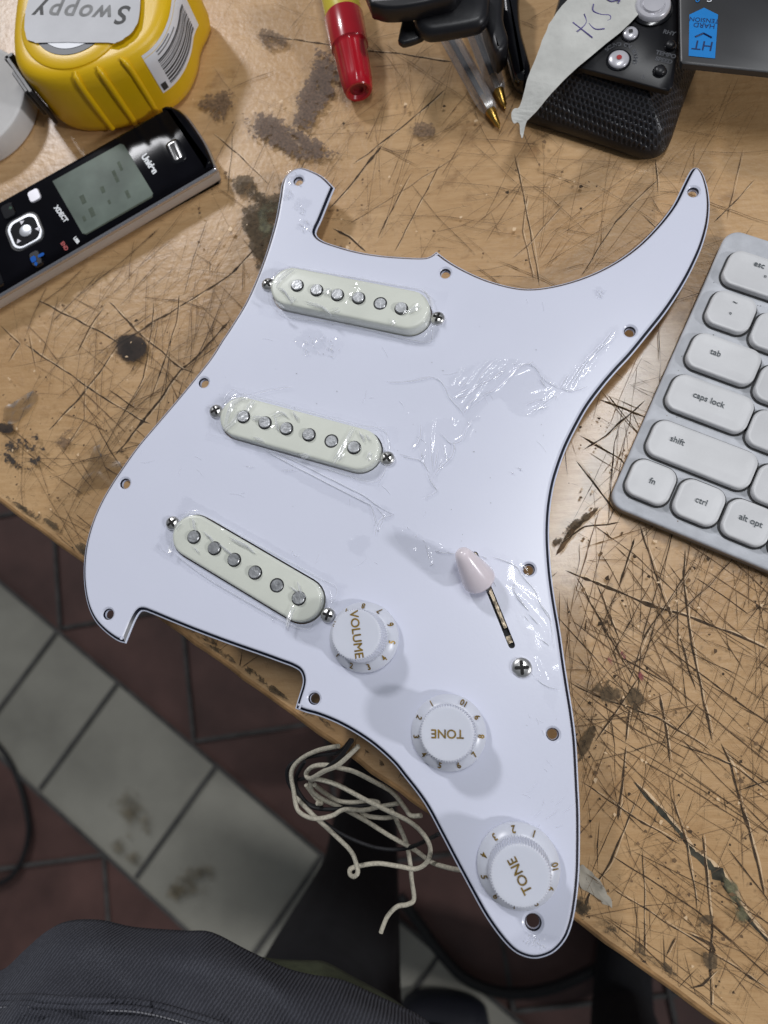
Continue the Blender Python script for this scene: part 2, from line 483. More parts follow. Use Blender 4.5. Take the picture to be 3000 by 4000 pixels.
# perforated grille: two staggered lattices of dots
m_grill, N, L, P = node_mat('perforated_grille')
tc = N.new('ShaderNodeTexCoord')
mp = N.new('ShaderNodeMapping'); mp.inputs['Rotation'].default_value = (0, 0, math.radians(18)); mp.inputs['Scale'].default_value = (1 / 0.0021, 1 / 0.00364, 1)
L.new(tc.outputs['Object'], mp.inputs['Vector'])
ds = []
for off in (0.0, 0.5):
    ad = N.new('ShaderNodeVectorMath'); ad.operation = 'ADD'; ad.inputs[1].default_value = (off, off, 0); L.new(mp.outputs[0], ad.inputs[0])
    fr = N.new('ShaderNodeVectorMath'); fr.operation = 'FRACTION'; L.new(ad.outputs[0], fr.inputs[0])
    sb = N.new('ShaderNodeVectorMath'); sb.operation = 'SUBTRACT'; sb.inputs[1].default_value = (0.5, 0.5, 0); L.new(fr.outputs[0], sb.inputs[0])
    ml = N.new('ShaderNodeVectorMath'); ml.operation = 'MULTIPLY'; ml.inputs[1].default_value = (1, 1.733, 0); L.new(sb.outputs[0], ml.inputs[0])
    ln = N.new('ShaderNodeVectorMath'); ln.operation = 'LENGTH'; L.new(ml.outputs[0], ln.inputs[0]); ds.append(ln.outputs['Value'])
mn = N.new('ShaderNodeMath'); mn.operation = 'MINIMUM'; L.new(ds[0], mn.inputs[0]); L.new(ds[1], mn.inputs[1])
mr = N.new('ShaderNodeMapRange'); mr.inputs['From Min'].default_value = 0.28; mr.inputs['From Max'].default_value = 0.40; L.new(mn.outputs[0], mr.inputs['Value'])
L.new(ramp(mr.outputs[0], 0, (0.003, 0.003, 0.004), 1, (0.026, 0.026, 0.031)), P.inputs['Base Color'])
P.inputs['Roughness'].default_value = 0.36
bp = N.new('ShaderNodeBump'); bp.inputs['Strength'].default_value = 0.8; bp.inputs['Distance'].default_value = 0.0005
L.new(mr.outputs[0], bp.inputs['Height']); L.new(bp.outputs[0], P.inputs['Normal'])

# ================================================================== FLOOR
FZ = -0.86
fo = at(470, 2662, FZ); fu = (at(852, 2985, FZ) - fo); TS = fu.length; fu.normalize()
fv = Vector((fu.y, -fu.x, 0))
if (at(161, 3094, FZ) - fo).dot(fv) < 0: fv = -fv           # towards the viewer's side of the pale strip
def F(u, v, z): return fo + fu * (u * TS) + fv * (v * TS) + Vector((0, 0, z))
fl = MB()
fl.add([F(-14, -14, 0), F(14, -14, 0), F(14, 14, 0), F(-14, 14, 0)], [(0, 1, 2, 3)], m_tile_r)
fl.add([F(-14, 0, .004), F(14, 0, .004), F(14, 1, .004), F(-14, 1, .004)], [(0, 1, 2, 3)], m_tile_w)
def gl(u0, v0, u1, v1, z, w=0.014):
    a = Vector((u0, v0)); b = Vector((u1, v1)); d = (b - a).normalized(); n_ = Vector((-d.y, d.x)) * w
    fl.add([F(a.x + n_.x, a.y + n_.y, z), F(b.x + n_.x, b.y + n_.y, z), F(b.x - n_.x, b.y - n_.y, z), F(a.x - n_.x, a.y - n_.y, z)], [(0, 1, 2, 3)], m_grout)
for u in [-.66 - k for k in range(8)] + [k for k in range(9)]: gl(u, 0.02, u, 0.98, .008)
gl(-14, 0, 14, 0, .010); gl(-14, 1, 14, 1, .010)
for k in range(-6, 7):
    u = -.66 + k * 1.4142
    gl(u, -.02, u + 8, -8.02, .004); gl(u, -.02, u - 8, -8.02, .006)
    u = 0.70 + k * 1.4142
    gl(u, 1.02, u + 8, 9.02, .004); gl(u, 1.02, u - 8, 9.02, .006)
for (px, py, r) in ((515, 3180, .028), (455, 3300, .013), (525, 3355, .012), (740, 3440, .022), (790, 3405, .014), (690, 3470, .015)):
    c0 = at(px, py, FZ + .012); n = 20
    o = fl.add([c0] + [c0 + Vector((math.cos(2 * PI * i / n), math.sin(2 * PI * i / n), 0)) * r * 1.5 for i in range(n)],
               [(0, 1 + i, 1 + (i + 1) % n) for i in range(n)], m_drop)
    fl.mask.update({o: 0.75, **{o + 1 + i: 0.05 for i in range(n)}})
o = fl.build('floor', smooth=None)
tag(o, 'red and pale grey tiled floor far below the bench', 'floor', kind='structure')

# ================================================================== WORKBENCH
bench = thing('workbench', at(1500, 2000), 'scarred pale wooden workbench top covered in knife cuts', 'workbench')
tb = MB()
en = Vector((gdir.y, -gdir.x, 0))                            # out over the floor
if en.y > 0: en = -en
A = EDGE_A - gdir * 0.6; B = EDGE_B + gdir * 0.5
back = -en * 0.95
nseg = 220
rows = []
for off, z in ((-.0015, 0), (-.0003, -.0004), (.0008, -.0016), (.0013, -.0034), (.0013, -.024), (-.004, -.026)):
    row = []
    for i in range(nseg + 1):
        p = A.lerp(B, i / nseg)
        w = noise.noise(p * 90) * .0007 + noise.noise(p * 300) * .0004
        row.append(p + en * (off + w) + Vector((0, 0, z)))
    rows.append(row)
tb.add([p for r_ in rows for p in r_], [(k * (nseg + 1) + i, k * (nseg + 1) + i + 1, (k + 1) * (nseg + 1) + i + 1, (k + 1) * (nseg + 1) + i) for k in range(5) for i in range(nseg)], m_edge)
top = rows[0]
tb.add(top + [B + back, A + back], [tuple(range(nseg + 3))], m_wood)
low = rows[-1]
tb.add(low + [B + back + Vector((0, 0, -.026)), A + back + Vector((0, 0, -.026))], [tuple(range(nseg + 3))], m_edge)

zc = [0.00003]
def on_bench(p): return (p - EDGE_A).dot(en) < -0.0022
def scratch(path, w, material, jit=1.0, wob=0.35):
    """one knife cut: a ragged, tapering strip lying on the wood"""
    zc[0] += 0.0000012
    P_ = [Vector(p) for p in path]
    L_ = sum((P_[i + 1] - P_[i]).length for i in range(len(P_) - 1))
    n = max(4, int(L_ / 0.0022)); Q = []
    acc = 0; seg = 0
    for i in range(n + 1):
        t = i / n * L_
        while seg < len(P_) - 2 and t > acc + (P_[seg + 1] - P_[seg]).length:
            acc += (P_[seg + 1] - P_[seg]).length; seg += 1
        e = P_[seg + 1] - P_[seg]
        Q.append(P_[seg] + e * min(1, (t - acc) / max(1e-9, e.length)))
    vs = []; sd = random.uniform(0, 100)
    for i, p in enumerate(Q):
        d = (Q[min(i + 1, n)] - Q[max(i - 1, 0)]).normalized(); s = Vector((-d.y, d.x, 0))
        c0 = p + s * noise.noise(Vector((i * .25, sd, 0))) * 0.0006 * jit
        ta = min(1, i / 2.5, (n - i) / 2.5) ** .6
        k = 1 + wob * 1.6 * noise.noise(Vector((i * .6, sd + 9, 0))) + (random.random() < .07) * random.uniform(.4, 1.3)
        h = w * ta * max(.15, k) / 2
        c0.z = zc[0]
        vs += [c0 + s * h, c0 - s * h]
    fs = [(2 * i, 2 * i + 2, 2 * i + 3, 2 * i + 1) for i in range(n) if on_bench(Vector(vs[2 * i])) and on_bench(Vector(vs[2 * i + 2]))]
    tb.add(vs, fs, material)
def sp(lst): return [at(x, y) for x, y in lst]
MAJOR = [
 (.0009, 0, [(900,1248),(760,1405),(705,1443),(624,1562),(543,1665),(450,1779)]),
 (.0007, 0, [(146,1172),(282,1242),(402,1302),(467,1345)]),
 (.0006, 0, [(423,1177),(537,1297),(705,1438),(760,1459)]),
 (.0007, 0, [(1010,960),(900,1075),(776,1155),(597,1259),(537,1302),(461,1345),(374,1476),(288,1579),(190,1682)]),
 (.0006, 0, [(92,1345),(244,1443),(380,1541),(543,1638),(591,1660)]),
 (.0005, 0, [(418,1177),(347,1286),(304,1378)]),
 (.0005, 0, [(0,1270),(80,1345),(30,1420)]),
 (.0004, 1, [(110,1300),(140,1440)]),
 (.0004, 0, [(600,1180),(590,1300),(560,1480),(470,1640)]),
 (.0004, 0, [(700,1150),(690,1260),(590,1560)]),
 (.0004, 1, [(330,1480),(330,1640),(240,1780)]),
 (.0007, 0, [(1380,642),(1494,555),(1639,440),(1741,350)]),
 (.0006, 0, [(1000,136),(1205,163),(1440,199),(1543,208),(1772,244)]),
 (.0007, 0, [(1500,560),(1464,600),(1351,746),(1285,819)]),
 (.0007, 0, [(1298,892),(1364,925),(1430,985)]),
 (.0004, 0, [(1610,673),(1523,832),(1477,932)]),
 (.0004, 0, [(1720,640),(1600,870),(1540,985)]),
 (.0003, 1, [(1360,880),(1800,600)]),
 (.0004, 1, [(2060,760),(2040,900),(2085,1100)]),
 (.0004, 0, [(2010,600),(2060,850),(2110,1120)]),
 (.0004, 1, [(2200,800),(2060,960),(2000,1010)]),
 (.0004, 0, [(2570,700),(2400,870),(2270,1080)]),
 (.0005, 0, [(2510,840),(2570,900)]),
 (.0004, 0, [(2560,620),(2570,760)]),
 (.0003, 1, [(2900,580),(2840,860)]),
 (.0004, 0, [(2950,700),(2790,870)]),
 (.0004, 0, [(830,520),(930,600),(1050,720)]),
 (.0003, 0, [(910,520),(890,760)]),
 (.0016, 2, [(2470,3054),(2579,3165),(2663,3262),(2711,3340),(2802,3394),(2856,3473),(2904,3563),(3010,3690)]),
 (.0030, 2, [(2700,3320),(2760,3370),(2830,3440),(2880,3530)]),
 (.0008, 0, [(2814,2900),(2856,2990),(2904,3171),(2946,3322),(2989,3503)]),
 (.0007, 0, [(2446,2912),(2428,3081),(2416,3207)]),
 (.0006, 0, [(2482,3123),(2386,3370),(2295,3503),(2265,3590)]),
 (.0005, 0, [(2639,2900),(2868,2990),(3000,3099)]),
 (.0004, 0, [(2265,3050),(2518,3219),(2663,3298)]),
 (.0004, 0, [(2512,3322),(2518,3744)]),
 (.0004, 0, [(2392,3470),(2693,3660),(3000,3864)]),
 (.0006, 0, [(2741,3255),(2778,3600),(2775,3980)]),
 (.0005, 0, [(2620,3105),(2681,3292),(2723,3557)]),
 (.0022, 1, [(2340,1981),(2239,2070),(2169,2171)]),
 (.0008, 0, [(2207,2228),(2504,2348),(2618,2386),(2846,2468),(3000,2538)]),
 (.0007, 0, [(2675,2145),(2669,2260),(2700,2513),(2738,2690),(2783,2900)]),
 (.0006, 0, [(2498,2050),(2580,2304),(2624,2418)]),
 (.0007, 0, [(2416,2291),(2479,2101)]),
 (.0005, 0, [(2707,2209),(2517,2487),(2454,2671)]),
 (.0006, 0, [(2422,2038),(2280,2060),(2190,2120)]),
 (.0006, 0, [(2335,1560),(2450,1600),(2540,1640)]),
 (.0007, 0, [(2260,1700),(2430,1800),(2450,1830)]),
 (.0006, 0, [(2520,1560),(2370,1700),(2280,1760)]),
 (.0006, 0, [(2250,1800),(2330,1900),(2420,2020)]),
 (.0005, 0, [(2250,2250),(2420,2560),(2490,2660)]),
 (.0006, 0, [(2330,2280),(2420,2500)]),
 (.0005, 0, [(2640,2450),(2720,2700)]),
 (.0006, 0, [(2570,2700),(2600,2850),(2620,2990)]),
 (.0005, 0, [(2220,2660),(2330,2720),(2560,2800),(2780,2930)]),
 (.0005, 0, [(2500,2640),(2420,2760),(2320,2900)]),
 (.0008, 0, [(2460,2760),(2440,2900)]),
 (.0010, 0, [(2800,3790),(2740,3850),(2690,3860)]),
 (.0010, 0, [(2680,3640),(2790,3700),(2770,3760)]),
 (.0008, 0, [(2640,3660),(2600,3740)]),
]
MM = [m_cut, m_cut2, m_cutg]
m_pale_lit = mat('pale_wood_lit_lip', (0.74, 0.53, 0.32), 0.4, var=0.1)  # pale chips, and the lit lips of cuts put into the colour
for w, k, l in MAJOR:
    scratch([p + Vector((.0004 + w * .5, .0002, 0)) for p in sp(l)], w * .55, m_pale_lit, 1.0, .9)  # pale strip paints the bright lip beside the cut
    scratch(sp(l), w, MM[k], 1.0, .6)
def rnd_scratches(n, box, amean, aspread, lmin, lmax, wmin, wmax, pale=.5):
    for _ in range(n):
        p = at(random.uniform(box[0], box[2]), random.uniform(box[1], box[3]))
        a = random.gauss(amean, aspread); l = random.uniform(lmin, lmax) * random.uniform(.5, 1)
        b = p + Vector((math.cos(a), math.sin(a), 0)) * l
        mid = p.lerp(b, .5) + Vector((-math.sin(a), math.cos(a), 0)) * random.gauss(0, l * .02)
        w = wmin + (wmax - wmin) * random.random() ** 2.2
        scratch([p, mid, b], w, m_cut2 if random.random() < pale else m_cut, .6, .5)
RD = math.radians
rnd_scratches(58, (2150, 1500, 3000, 2600), RD(65), RD(22), .02, .07, .00012, .00036, .35)
rnd_scratches(48, (2150, 1500, 3000, 2600), RD(-40), RD(18), .02, .08, .00012, .00032, .35)
rnd_scratches(58, (2200, 2100, 3000, 3000), RD(60), RD(20), .02, .07, .00012, .00036, .4)
rnd_scratches(43, (2150, 2100, 2600, 3000), RD(-65), RD(16), .02, .06, .00012, .00036, .3)
rnd_scratches(72, (2200, 2300, 3000, 3900), RD(-38), RD(7), .02, .10, .0001, .00035, .45)
rnd_scratches(74, (2250, 2800, 3000, 4000), RD(70), RD(25), .01, .05, .0001, .00036, .4)
rnd_scratches(74, (0, 1150, 900, 2200), RD(50), RD(15), .02, .07, .00012, .00032, .55)
rnd_scratches(60, (0, 1150, 900, 2200), RD(-45), RD(18), .02, .06, .00012, .00032, .55)
rnd_scratches(54, (200, 1100, 1000, 1700), RD(80), RD(14), .02, .05, .0001, .0003, .7)
rnd_scratches(60, (700, 500, 2700, 1120), RD(58), RD(16), .02, .08, .0001, .0003, .8)
rnd_scratches(54, (700, 500, 2700, 1120), RD(-20), RD(22), .02, .06, .0001, .00028, .85)
rnd_scratches(40, (700, 0, 2100, 600), RD(30), RD(40), .02, .06, .0001, .0003, .8)
rnd_scratches(67, (500, 2350, 1900, 3300), RD(62), RD(16), .01, .05, .00015, .00045, .3)
rnd_scratches(94, (0, 1000, 3000, 4000), RD(20), RD(90), .003, .010, .0002, .0006, .5)

rnd_scratches(110, (650, 400, 2750, 1130), RD(45), RD(50), .02, .09, .00008, .00022, .95)
rnd_scratches(90, (0, 1050, 950, 2250), RD(30), RD(60), .02, .08, .00008, .00025, .85)
rnd_scratches(120, (2150, 900, 3000, 3900), RD(20), RD(60), .02, .08, .00008, .00028, .8)
rnd_scratches(260, (2150, 1400, 3000, 4000), gang, RD(5), .003, .012, .00010, .00030, .85)     # open grain
rnd_scratches(220, (0, 400, 2800, 2200), gang, RD(8), .002, .008, .00010, .00026, .95)
def blot_(lst, material, soft=0.18, z=None, mid=0.72):
    """irregular mark: polygon with a falling mask towards its rim"""
    zc[0] += 0.000002
    lp = crom([at(x, y) for x, y in lst], 4)
    c0 = sum(lp, Vector()) / len(lp)
    n = len(lp); rings = [1.12, .85, .55, .2]; mk = [0.0, .42, mid, mid]
    vs = []; ms = []
    for rr, k in zip(rings, mk):
        for p in lp:
            q = c0.lerp(p, rr); q.z = zc[0]; vs.append(q); ms.append(k)
    fs = [(k * n + i, k * n + (i + 1) % n, (k + 1) * n + (i + 1) % n, (k + 1) * n + i) for k in range(3) for i in range(n)]
    fs.append(tuple(3 * n + i for i in range(n)))
    o = tb.add(vs, fs, material)
    tb.mask.update({o + i: k for i, k in enumerate(ms)})
m_burn = stain_mat('burn', (0.018, 0.011, 0.008), 0.42, 0.13, 90, 0.75, 1)
m_gouge = stain_mat('gouge', (0.090, 0.062, 0.034), 0.50, 0.07, 160, 0.85, 2, bump=0.5, amount=0.8)
m_moss = stain_mat('green_glue', (0.13, 0.12, 0.06), 0.60, 0.2, 150, 0.6, 5, bump=1.0)
m_resid = stain_mat('tape_residue', (0.13, 0.080, 0.052), 0.50, 0.06, 300, 0.6, 4, amount=0.85)
m_resid2 = stain_mat('thin_residue', (0.17, 0.105, 0.06), 0.60, 0.08, 280, 0.7, 6, amount=0.75)
m_spots = stain_mat('black_spots', (0.022, 0.017, 0.015), 0.80, 0.06, 260, 0.6, 8)
m_damp = stain_mat('old_stain', (0.20, 0.10, 0.035), 0.55, 0.2, 60, 0.5, 9, amount=0.55)
blot_([(515-62,1375),(470,1320),(530,1308),(585,1345),(578,1400),(535,1435),(480,1420)], m_burn)
blot_([(905,728),(925,692),(975,685),(1010,715),(1008,765),(970,790),(925,780)], m_gouge)
blot_([(1150,700),(1030,730),(960,790),(945,870),(965,950),(975,1010),(1015,1060),(1060,1010),(1110,880)], m_gouge)
blot_([(1090,780),(1010,810),(1000,880),(1040,960),(1080,900)], m_moss)
blot_([(1250,190),(1340,250),(1330,340),(1290,420),(1210,540),(1140,560),(1150,420),(1200,310)], m_resid)
blot_([(940,470),(1010,440),(1130,470),(1190,520),(1330,600),(1320,625),(1240,650),(1130,620),(1030,570),(970,530)], m_resid)
blot_([(760,420),(800,380),(900,350),(940,400),(900,460),(880,500),(820,470)], m_resid2)
blot_([(1000,120),(1090,130),(1140,170),(1100,210),(1010,190)], m_resid2)
blot_([(1580,520),(1650,480),(1720,510),(1680,560)], m_resid2)
blot_([(2050,600),(2090,580),(2120,610),(2085,640)], m_damp)
blot_([(0,1720),(80,1690),(180,1660),(210,1740),(190,1830),(100,1900),(0,1880)], m_spots)
blot_([(230,1690),(290,1670),(310,1720),(270,1760),(220,1750)], m_resid2)
blot_([(0,1665),(30,1655),(70,1660),(65,1690),(30,1700),(0,1690)], m_burn)
blot_([(2165,2100),(2220,2045),(2335,1975),(2340,1990),(2250,2070),(2190,2140),(2150,2150)], m_gouge, mid=.6)
blot_([(2330,2650),(2400,2630),(2440,2700),(2380,2760),(2300,2720)], m_gouge)
blot_([(2440,2700),(2500,2690),(2520,2750),(2470,2790)], m_gouge)
blot_([(2790,3370),(2850,3390),(2890,3500),(2920,3590),(2880,3600),(2840,3500)], m_moss)
blot_([(2720,3570),(2790,3560),(2770,3610),(2720,3640)], m_gouge)
blot_([(2740,3700),(2800,3720),(2790,3780),(2740,3760)], m_gouge)
blot_([(2240,3500),(2300,3480),(2310,3560),(2270,3600)], m_gouge)
blot_([(2270,2850),(2330,2830),(2300,2930),(2250,2980)], m_gouge)
for (x, y) in ((2430, 2560), (2378, 2580), (2495, 2638)):
    blot_([(x-12,y-4),(x-2,y-20),(x+14,y-2),(x+10,y+22)], stain_mat('red_paint', (0.20, 0.03, 0.04), 0.55, 0.2, 300, 0.5, x, amount=.8))
for k in range(70):     # grime along the worn front edge
    t = random.random(); p = EDGE_A.lerp(EDGE_B, t) - en * random.uniform(.003, .006)
    zc[0] += .000001; n = 7; r = random.uniform(.0012, .005)
    a0 = gang
    vs = [p + (gdir * math.cos(2 * PI * i / n) * r * random.uniform(.8, 2.2) + en * math.sin(2 * PI * i / n) * r * random.uniform(.2, .55)) for i in range(n)]
    for v in vs: v.z = zc[0]
    if all(on_bench(v) for v in vs): 
        o = tb.add(vs, [tuple(range(n))], m_gouge); tb.mask.update({o + i: random.uniform(.4, .7) for i in range(n)})
for k in range(520):
    zc[0] += .000001
    bx = random.choice(((2200, 1600, 3000, 3900),) * 3 + ((0, 1150, 800, 2200), (700, 400, 2700, 1100)))
    p = at(random.uniform(bx[0], bx[2]), random.uniform(bx[1], bx[3])); n = random.choice((4, 5, 6)); r = random.uniform(.00016, .0008) if k % 3 else random.uniform(.0003, .0010); a0 = random.uniform(0, 6)
    vs = [p + Vector((math.cos(a0 + 6.283 * i / n), math.sin(a0 + 6.283 * i / n), 0)) * r * random.uniform(.4, 1.5) for i in range(n)]
    for v in vs: v.z = zc[0]
    if all(on_bench(v) for v in vs): tb.add(vs, [tuple(range(n))], random.choice((m_cut, m_cut2, m_cut2, m_pale_lit)))
tb.build('tabletop', bench, smooth=None)

# ================================================================== PICKGUARD
GS = 0.04                                                   # the tail end sits a little higher than the neck end
gO = Vector((0, 0, 0.0215))
gN = Vector((0, GS, 1)).normalized()
gX = Vector((1, 0, 0)); gY = gN.cross(gX)
gM = Matrix((gX, gY, gN)).transposed()
guard = thing('guitar_pickguard', gO, 'white loaded electric guitar pickguard with three cream pickups and three knobs', 'pickguard', gM.to_euler())
guard['local_frame_'] = 1
def G(px, py, h=0.0):
    d = ray(px, py); o = Vector((0, 0, CAMH))
    t = ((gO + gN * h) - o).dot(gN) / d.dot(gN)
    q = o + d * t - gO
    return Vector((q.dot(gX), q.dot(gY), h))
def gbuild(mb, name, parent=None, smooth=40, label=None):
    p = parent if parent is not None else guard
    o = mb.build(name, None, smooth)
    o.parent = p
    if label: o['label'] = label
    return o
OUT = [(1185,658),(1225,672),(1265,694),(1308,736),(1290,778),(1256,862),(1240,896),(1236,917),(1255,938),(1298,956),(1397,984),(1497,1000),(1596,1007),(1656,1008),(1682,1001),(1705,984),
 (1755,1022),(1828,1063),(1908,1097),(2000,1122),(2072,1129),(2151,1120),(2241,1097),(2332,1062),(2422,1012),(2500,952),(2573,876),(2627,804),(2663,732),(2687,684),(2702,662),(2717,656),(2732,662),(2750,690),(2766,745),(2772,805),(2767,871),(2751,938),(2729,998),(2693,1074),(2651,1147),(2597,1227),(2530,1311),(2464,1392),(2410,1450),(2357,1512),(2298,1591),(2252,1672),(2213,1752),(2184,1830),(2164,1900),(2150,1985),(2145,2070),(2147,2150),(2155,2250),(2169,2350),(2189,2467),(2205,2580),(2221,2684),(2238,2790),(2251,2901),(2259,3050),(2265,3181),(2265,3330),(2262,3420),(2253,3512),(2238,3597),(2214,3663),(2175,3711),(2133,3735),(2085,3744),(2036,3732),(1994,3705),(1946,3651),(1892,3573),(1838,3476),(1777,3362),(1723,3259),(1669,3158),(1627,3096),(1578,3034),(1534,2980),(1462,2915),(1389,2865),(1317,2826),(1245,2797),(1194,2783),(1154,2768),
 (1161,2742),(1170,2713),(1181,2677),(1183,2650),(1172,2623),(1143,2605),(1100,2589),(1029,2563),(897,2517),(764,2467),(665,2427),(600,2400),(565,2388),(548,2394),(530,2424),(513,2464),(493,2514),
 (459,2503),(413,2470),(373,2427),(346,2371),(331,2298),(328,2218),(337,2132),(360,2046),(393,1968),(433,1897),(483,1822),(542,1740),(620,1648),(700,1554),(765,1475),(824,1400),(865,1335),(900,1283),(960,1184),(1006,1082),(1037,998),(1062,918),(1079,852),(1092,779),(1100,726),(1112,695),(1132,673),(1158,660)]
corn = {i for i, p in enumerate(OUT) if p in ((1308,736),(1705,984),(1154,2768),(493,2514))}
outline = crom([G(x, y, -.002) for x, y in OUT], 4, True, corn)
outline = zed(outline, 0)
HOLES = [(1167,711,1),(1740,1072,1),(2706,755,1),(2459,1299,1),(798,1498,1),(492,1891,1),(427,2400,1),(1229,2729,1),(2158,2868,1),(2082,3600,1.25),(2065,2226,1)]
hole_c = [(G(x, y, -.0012), k) for x, y, k in HOLES]
SCR1, SCR2 = 0, 1
PK = [dict(s=((1047,1109),(1710,1242)), p=[(1159,1111),(1235,1129),(1316,1147),(1399,1159),(1485,1184),(1566,1200)], h=.0062, tilt=.0),
      dict(s=((843,1605),(1513,1789)), p=[(948,1625),(1032,1648),(1116,1671),(1204,1695),(1294,1722),(1381,1745)], h=.0044, tilt=.0),
      dict(s=((673,2043),(1281,2403)), p=[(754,2096),(834,2140),(911,2185),(993,2235),(1081,2286),(1164,2336)], h=.0030, tilt=.0)]
def stadium(c0, u, v, half, r, n=14, z=0.0):
    out = []
    for s in (1, -1):
        for k in range(n + 1):
            a = -PI / 2 + PI * k / n
            out.append(Vector((c0.x, c0.y, z)) + u * (s * (half - r) + s * r * math.cos(a)) + v * (s * r * math.sin(a)))
    return out
inner_loops = []
for d in PK:
    a = G(*d['s'][0], .001); b = G(*d['s'][1], .001)
    # the middle of the cover, seen at its own height
    pc = sum((G(x, y, d['h'] + .0012) for x, y in d['p']), Vector()) / 6
    pc.z = 0
    u = (b - a); u.z = 0; u.normalize(); v = Vector((-u.y, u.x, 0))
    d.update(a=a, b=b, c=pc, u=u, v=v, L=(b - a).length)
    inner_loops.append(stadium(pc, u, v, .0362, .0094))
sl0, sl1 = G(1850, 2155), G(2004, 2532)
su = (sl1 - sl0); slen = su.length; su.normalize(); sv = Vector((-su.y, su.x, 0))
slot_loop = stadium((sl0 + sl1) / 2, su, sv, slen / 2, .00125)
pg = MB()
i0 = inset(outline, 0.0); i1 = inset(outline, .0005); i2 = inset(outline, .0015); i3 = inset(outline, .0019); i4 = inset(outline, .0024)
pg.loop_stack([zed(inset(outline, .0004), -.0026), zed(i0, -.0023), zed(i0, -.0019), zed(i1, -.0015)], m_lip, False, False)
pg.loop_stack([zed(i1, -.0015), zed(i2, -.0005)], m_black_ply, False, False)
pg.loop_stack([zed(i2, -.0005), zed(i3, -.0001), zed(i4, 0)], m_white, False, False)
tops = [i4]; bots = [zed(inset(outline, .0004), -.0026)]
for c0, k in hole_c:
    def ring(r, z): return circ(c0.x, c0.y, r * k, 28, z)
    pg.loop_stack([ring(.0031, 0), ring(.0026, -.0003), ring(.0023, -.0006)], m_white, False, False)
    pg.loop_stack([ring(.0023, -.0006), ring(.00195, -.0015)], m_black_ply, False, False)
    pg.loop_stack([ring(.00195, -.0015), ring(.0018, -.0026)], m_lip, False, False)
    tops.append(ring(.0031, 0)); bots.append(ring(.0018, -.0026))
for lp in inner_loops + [slot_loop]:
    pg.loop_stack([zed(lp, 0), zed(lp, -.0006)], m_white, False, False)
    pg.loop_stack([zed(lp, -.0006), zed(lp, -.0015)], m_black_ply, False, False)
    pg.loop_stack([zed(lp, -.0015), zed(lp, -.0026)], m_lip, False, False)
    tops.append(zed(lp, 0)); bots.append(zed(lp, -.0026))
pg.fill(tops, m_white); pg.fill(bots, m_lip)
plate = gbuild(pg, 'plate', smooth=30)

def dome_screw(name, c0, r, rot=0.3, h=.0022, lift=0.0, parent=None):
    s = MB()
    prof = [(r * .98, -.0012 + lift), (r, .0003 + lift)] + [(r * math.cos(a), .0003 + lift + h * math.sin(a)) for a in [RD(x) for x in (20, 38, 52, 64, 75, 86)]]
    s.lathe(prof, m_steel, 28, Matrix.Translation((c0.x, c0.y, 0)))
    # cross recess: four dark wedges sunk as a star standing a hair proud of the dome
    def dz(q_): return .0003 + lift + h * math.sqrt(max(0, 1 - (q_ / r) ** 2)) + .00007
    for k in range(2):
        a = rot + k * PI / 2; d = Vector((math.cos(a), math.sin(a), 0)); e = Vector((-d.y, d.x, 0))
        w = r * .17; q = Vector((c0.x, c0.y, 0)); vs = []
        for i in range(-6, 7):
            t = r * .70 * i / 6
            for sgn in (-1, 1):
                ww = w * (1 if abs(i) < 6 else .6)
                vs.append(q + d * t + e * ww * sgn + Vector((0, 0, dz(math.hypot(t, ww)) + k * .00004)))
        s.add(vs, [(2 * i, 2 * i + 2, 2 * i + 3, 2 * i + 1) for i in range(12)], m_steel_d)
    return gbuild(s, name, parent)

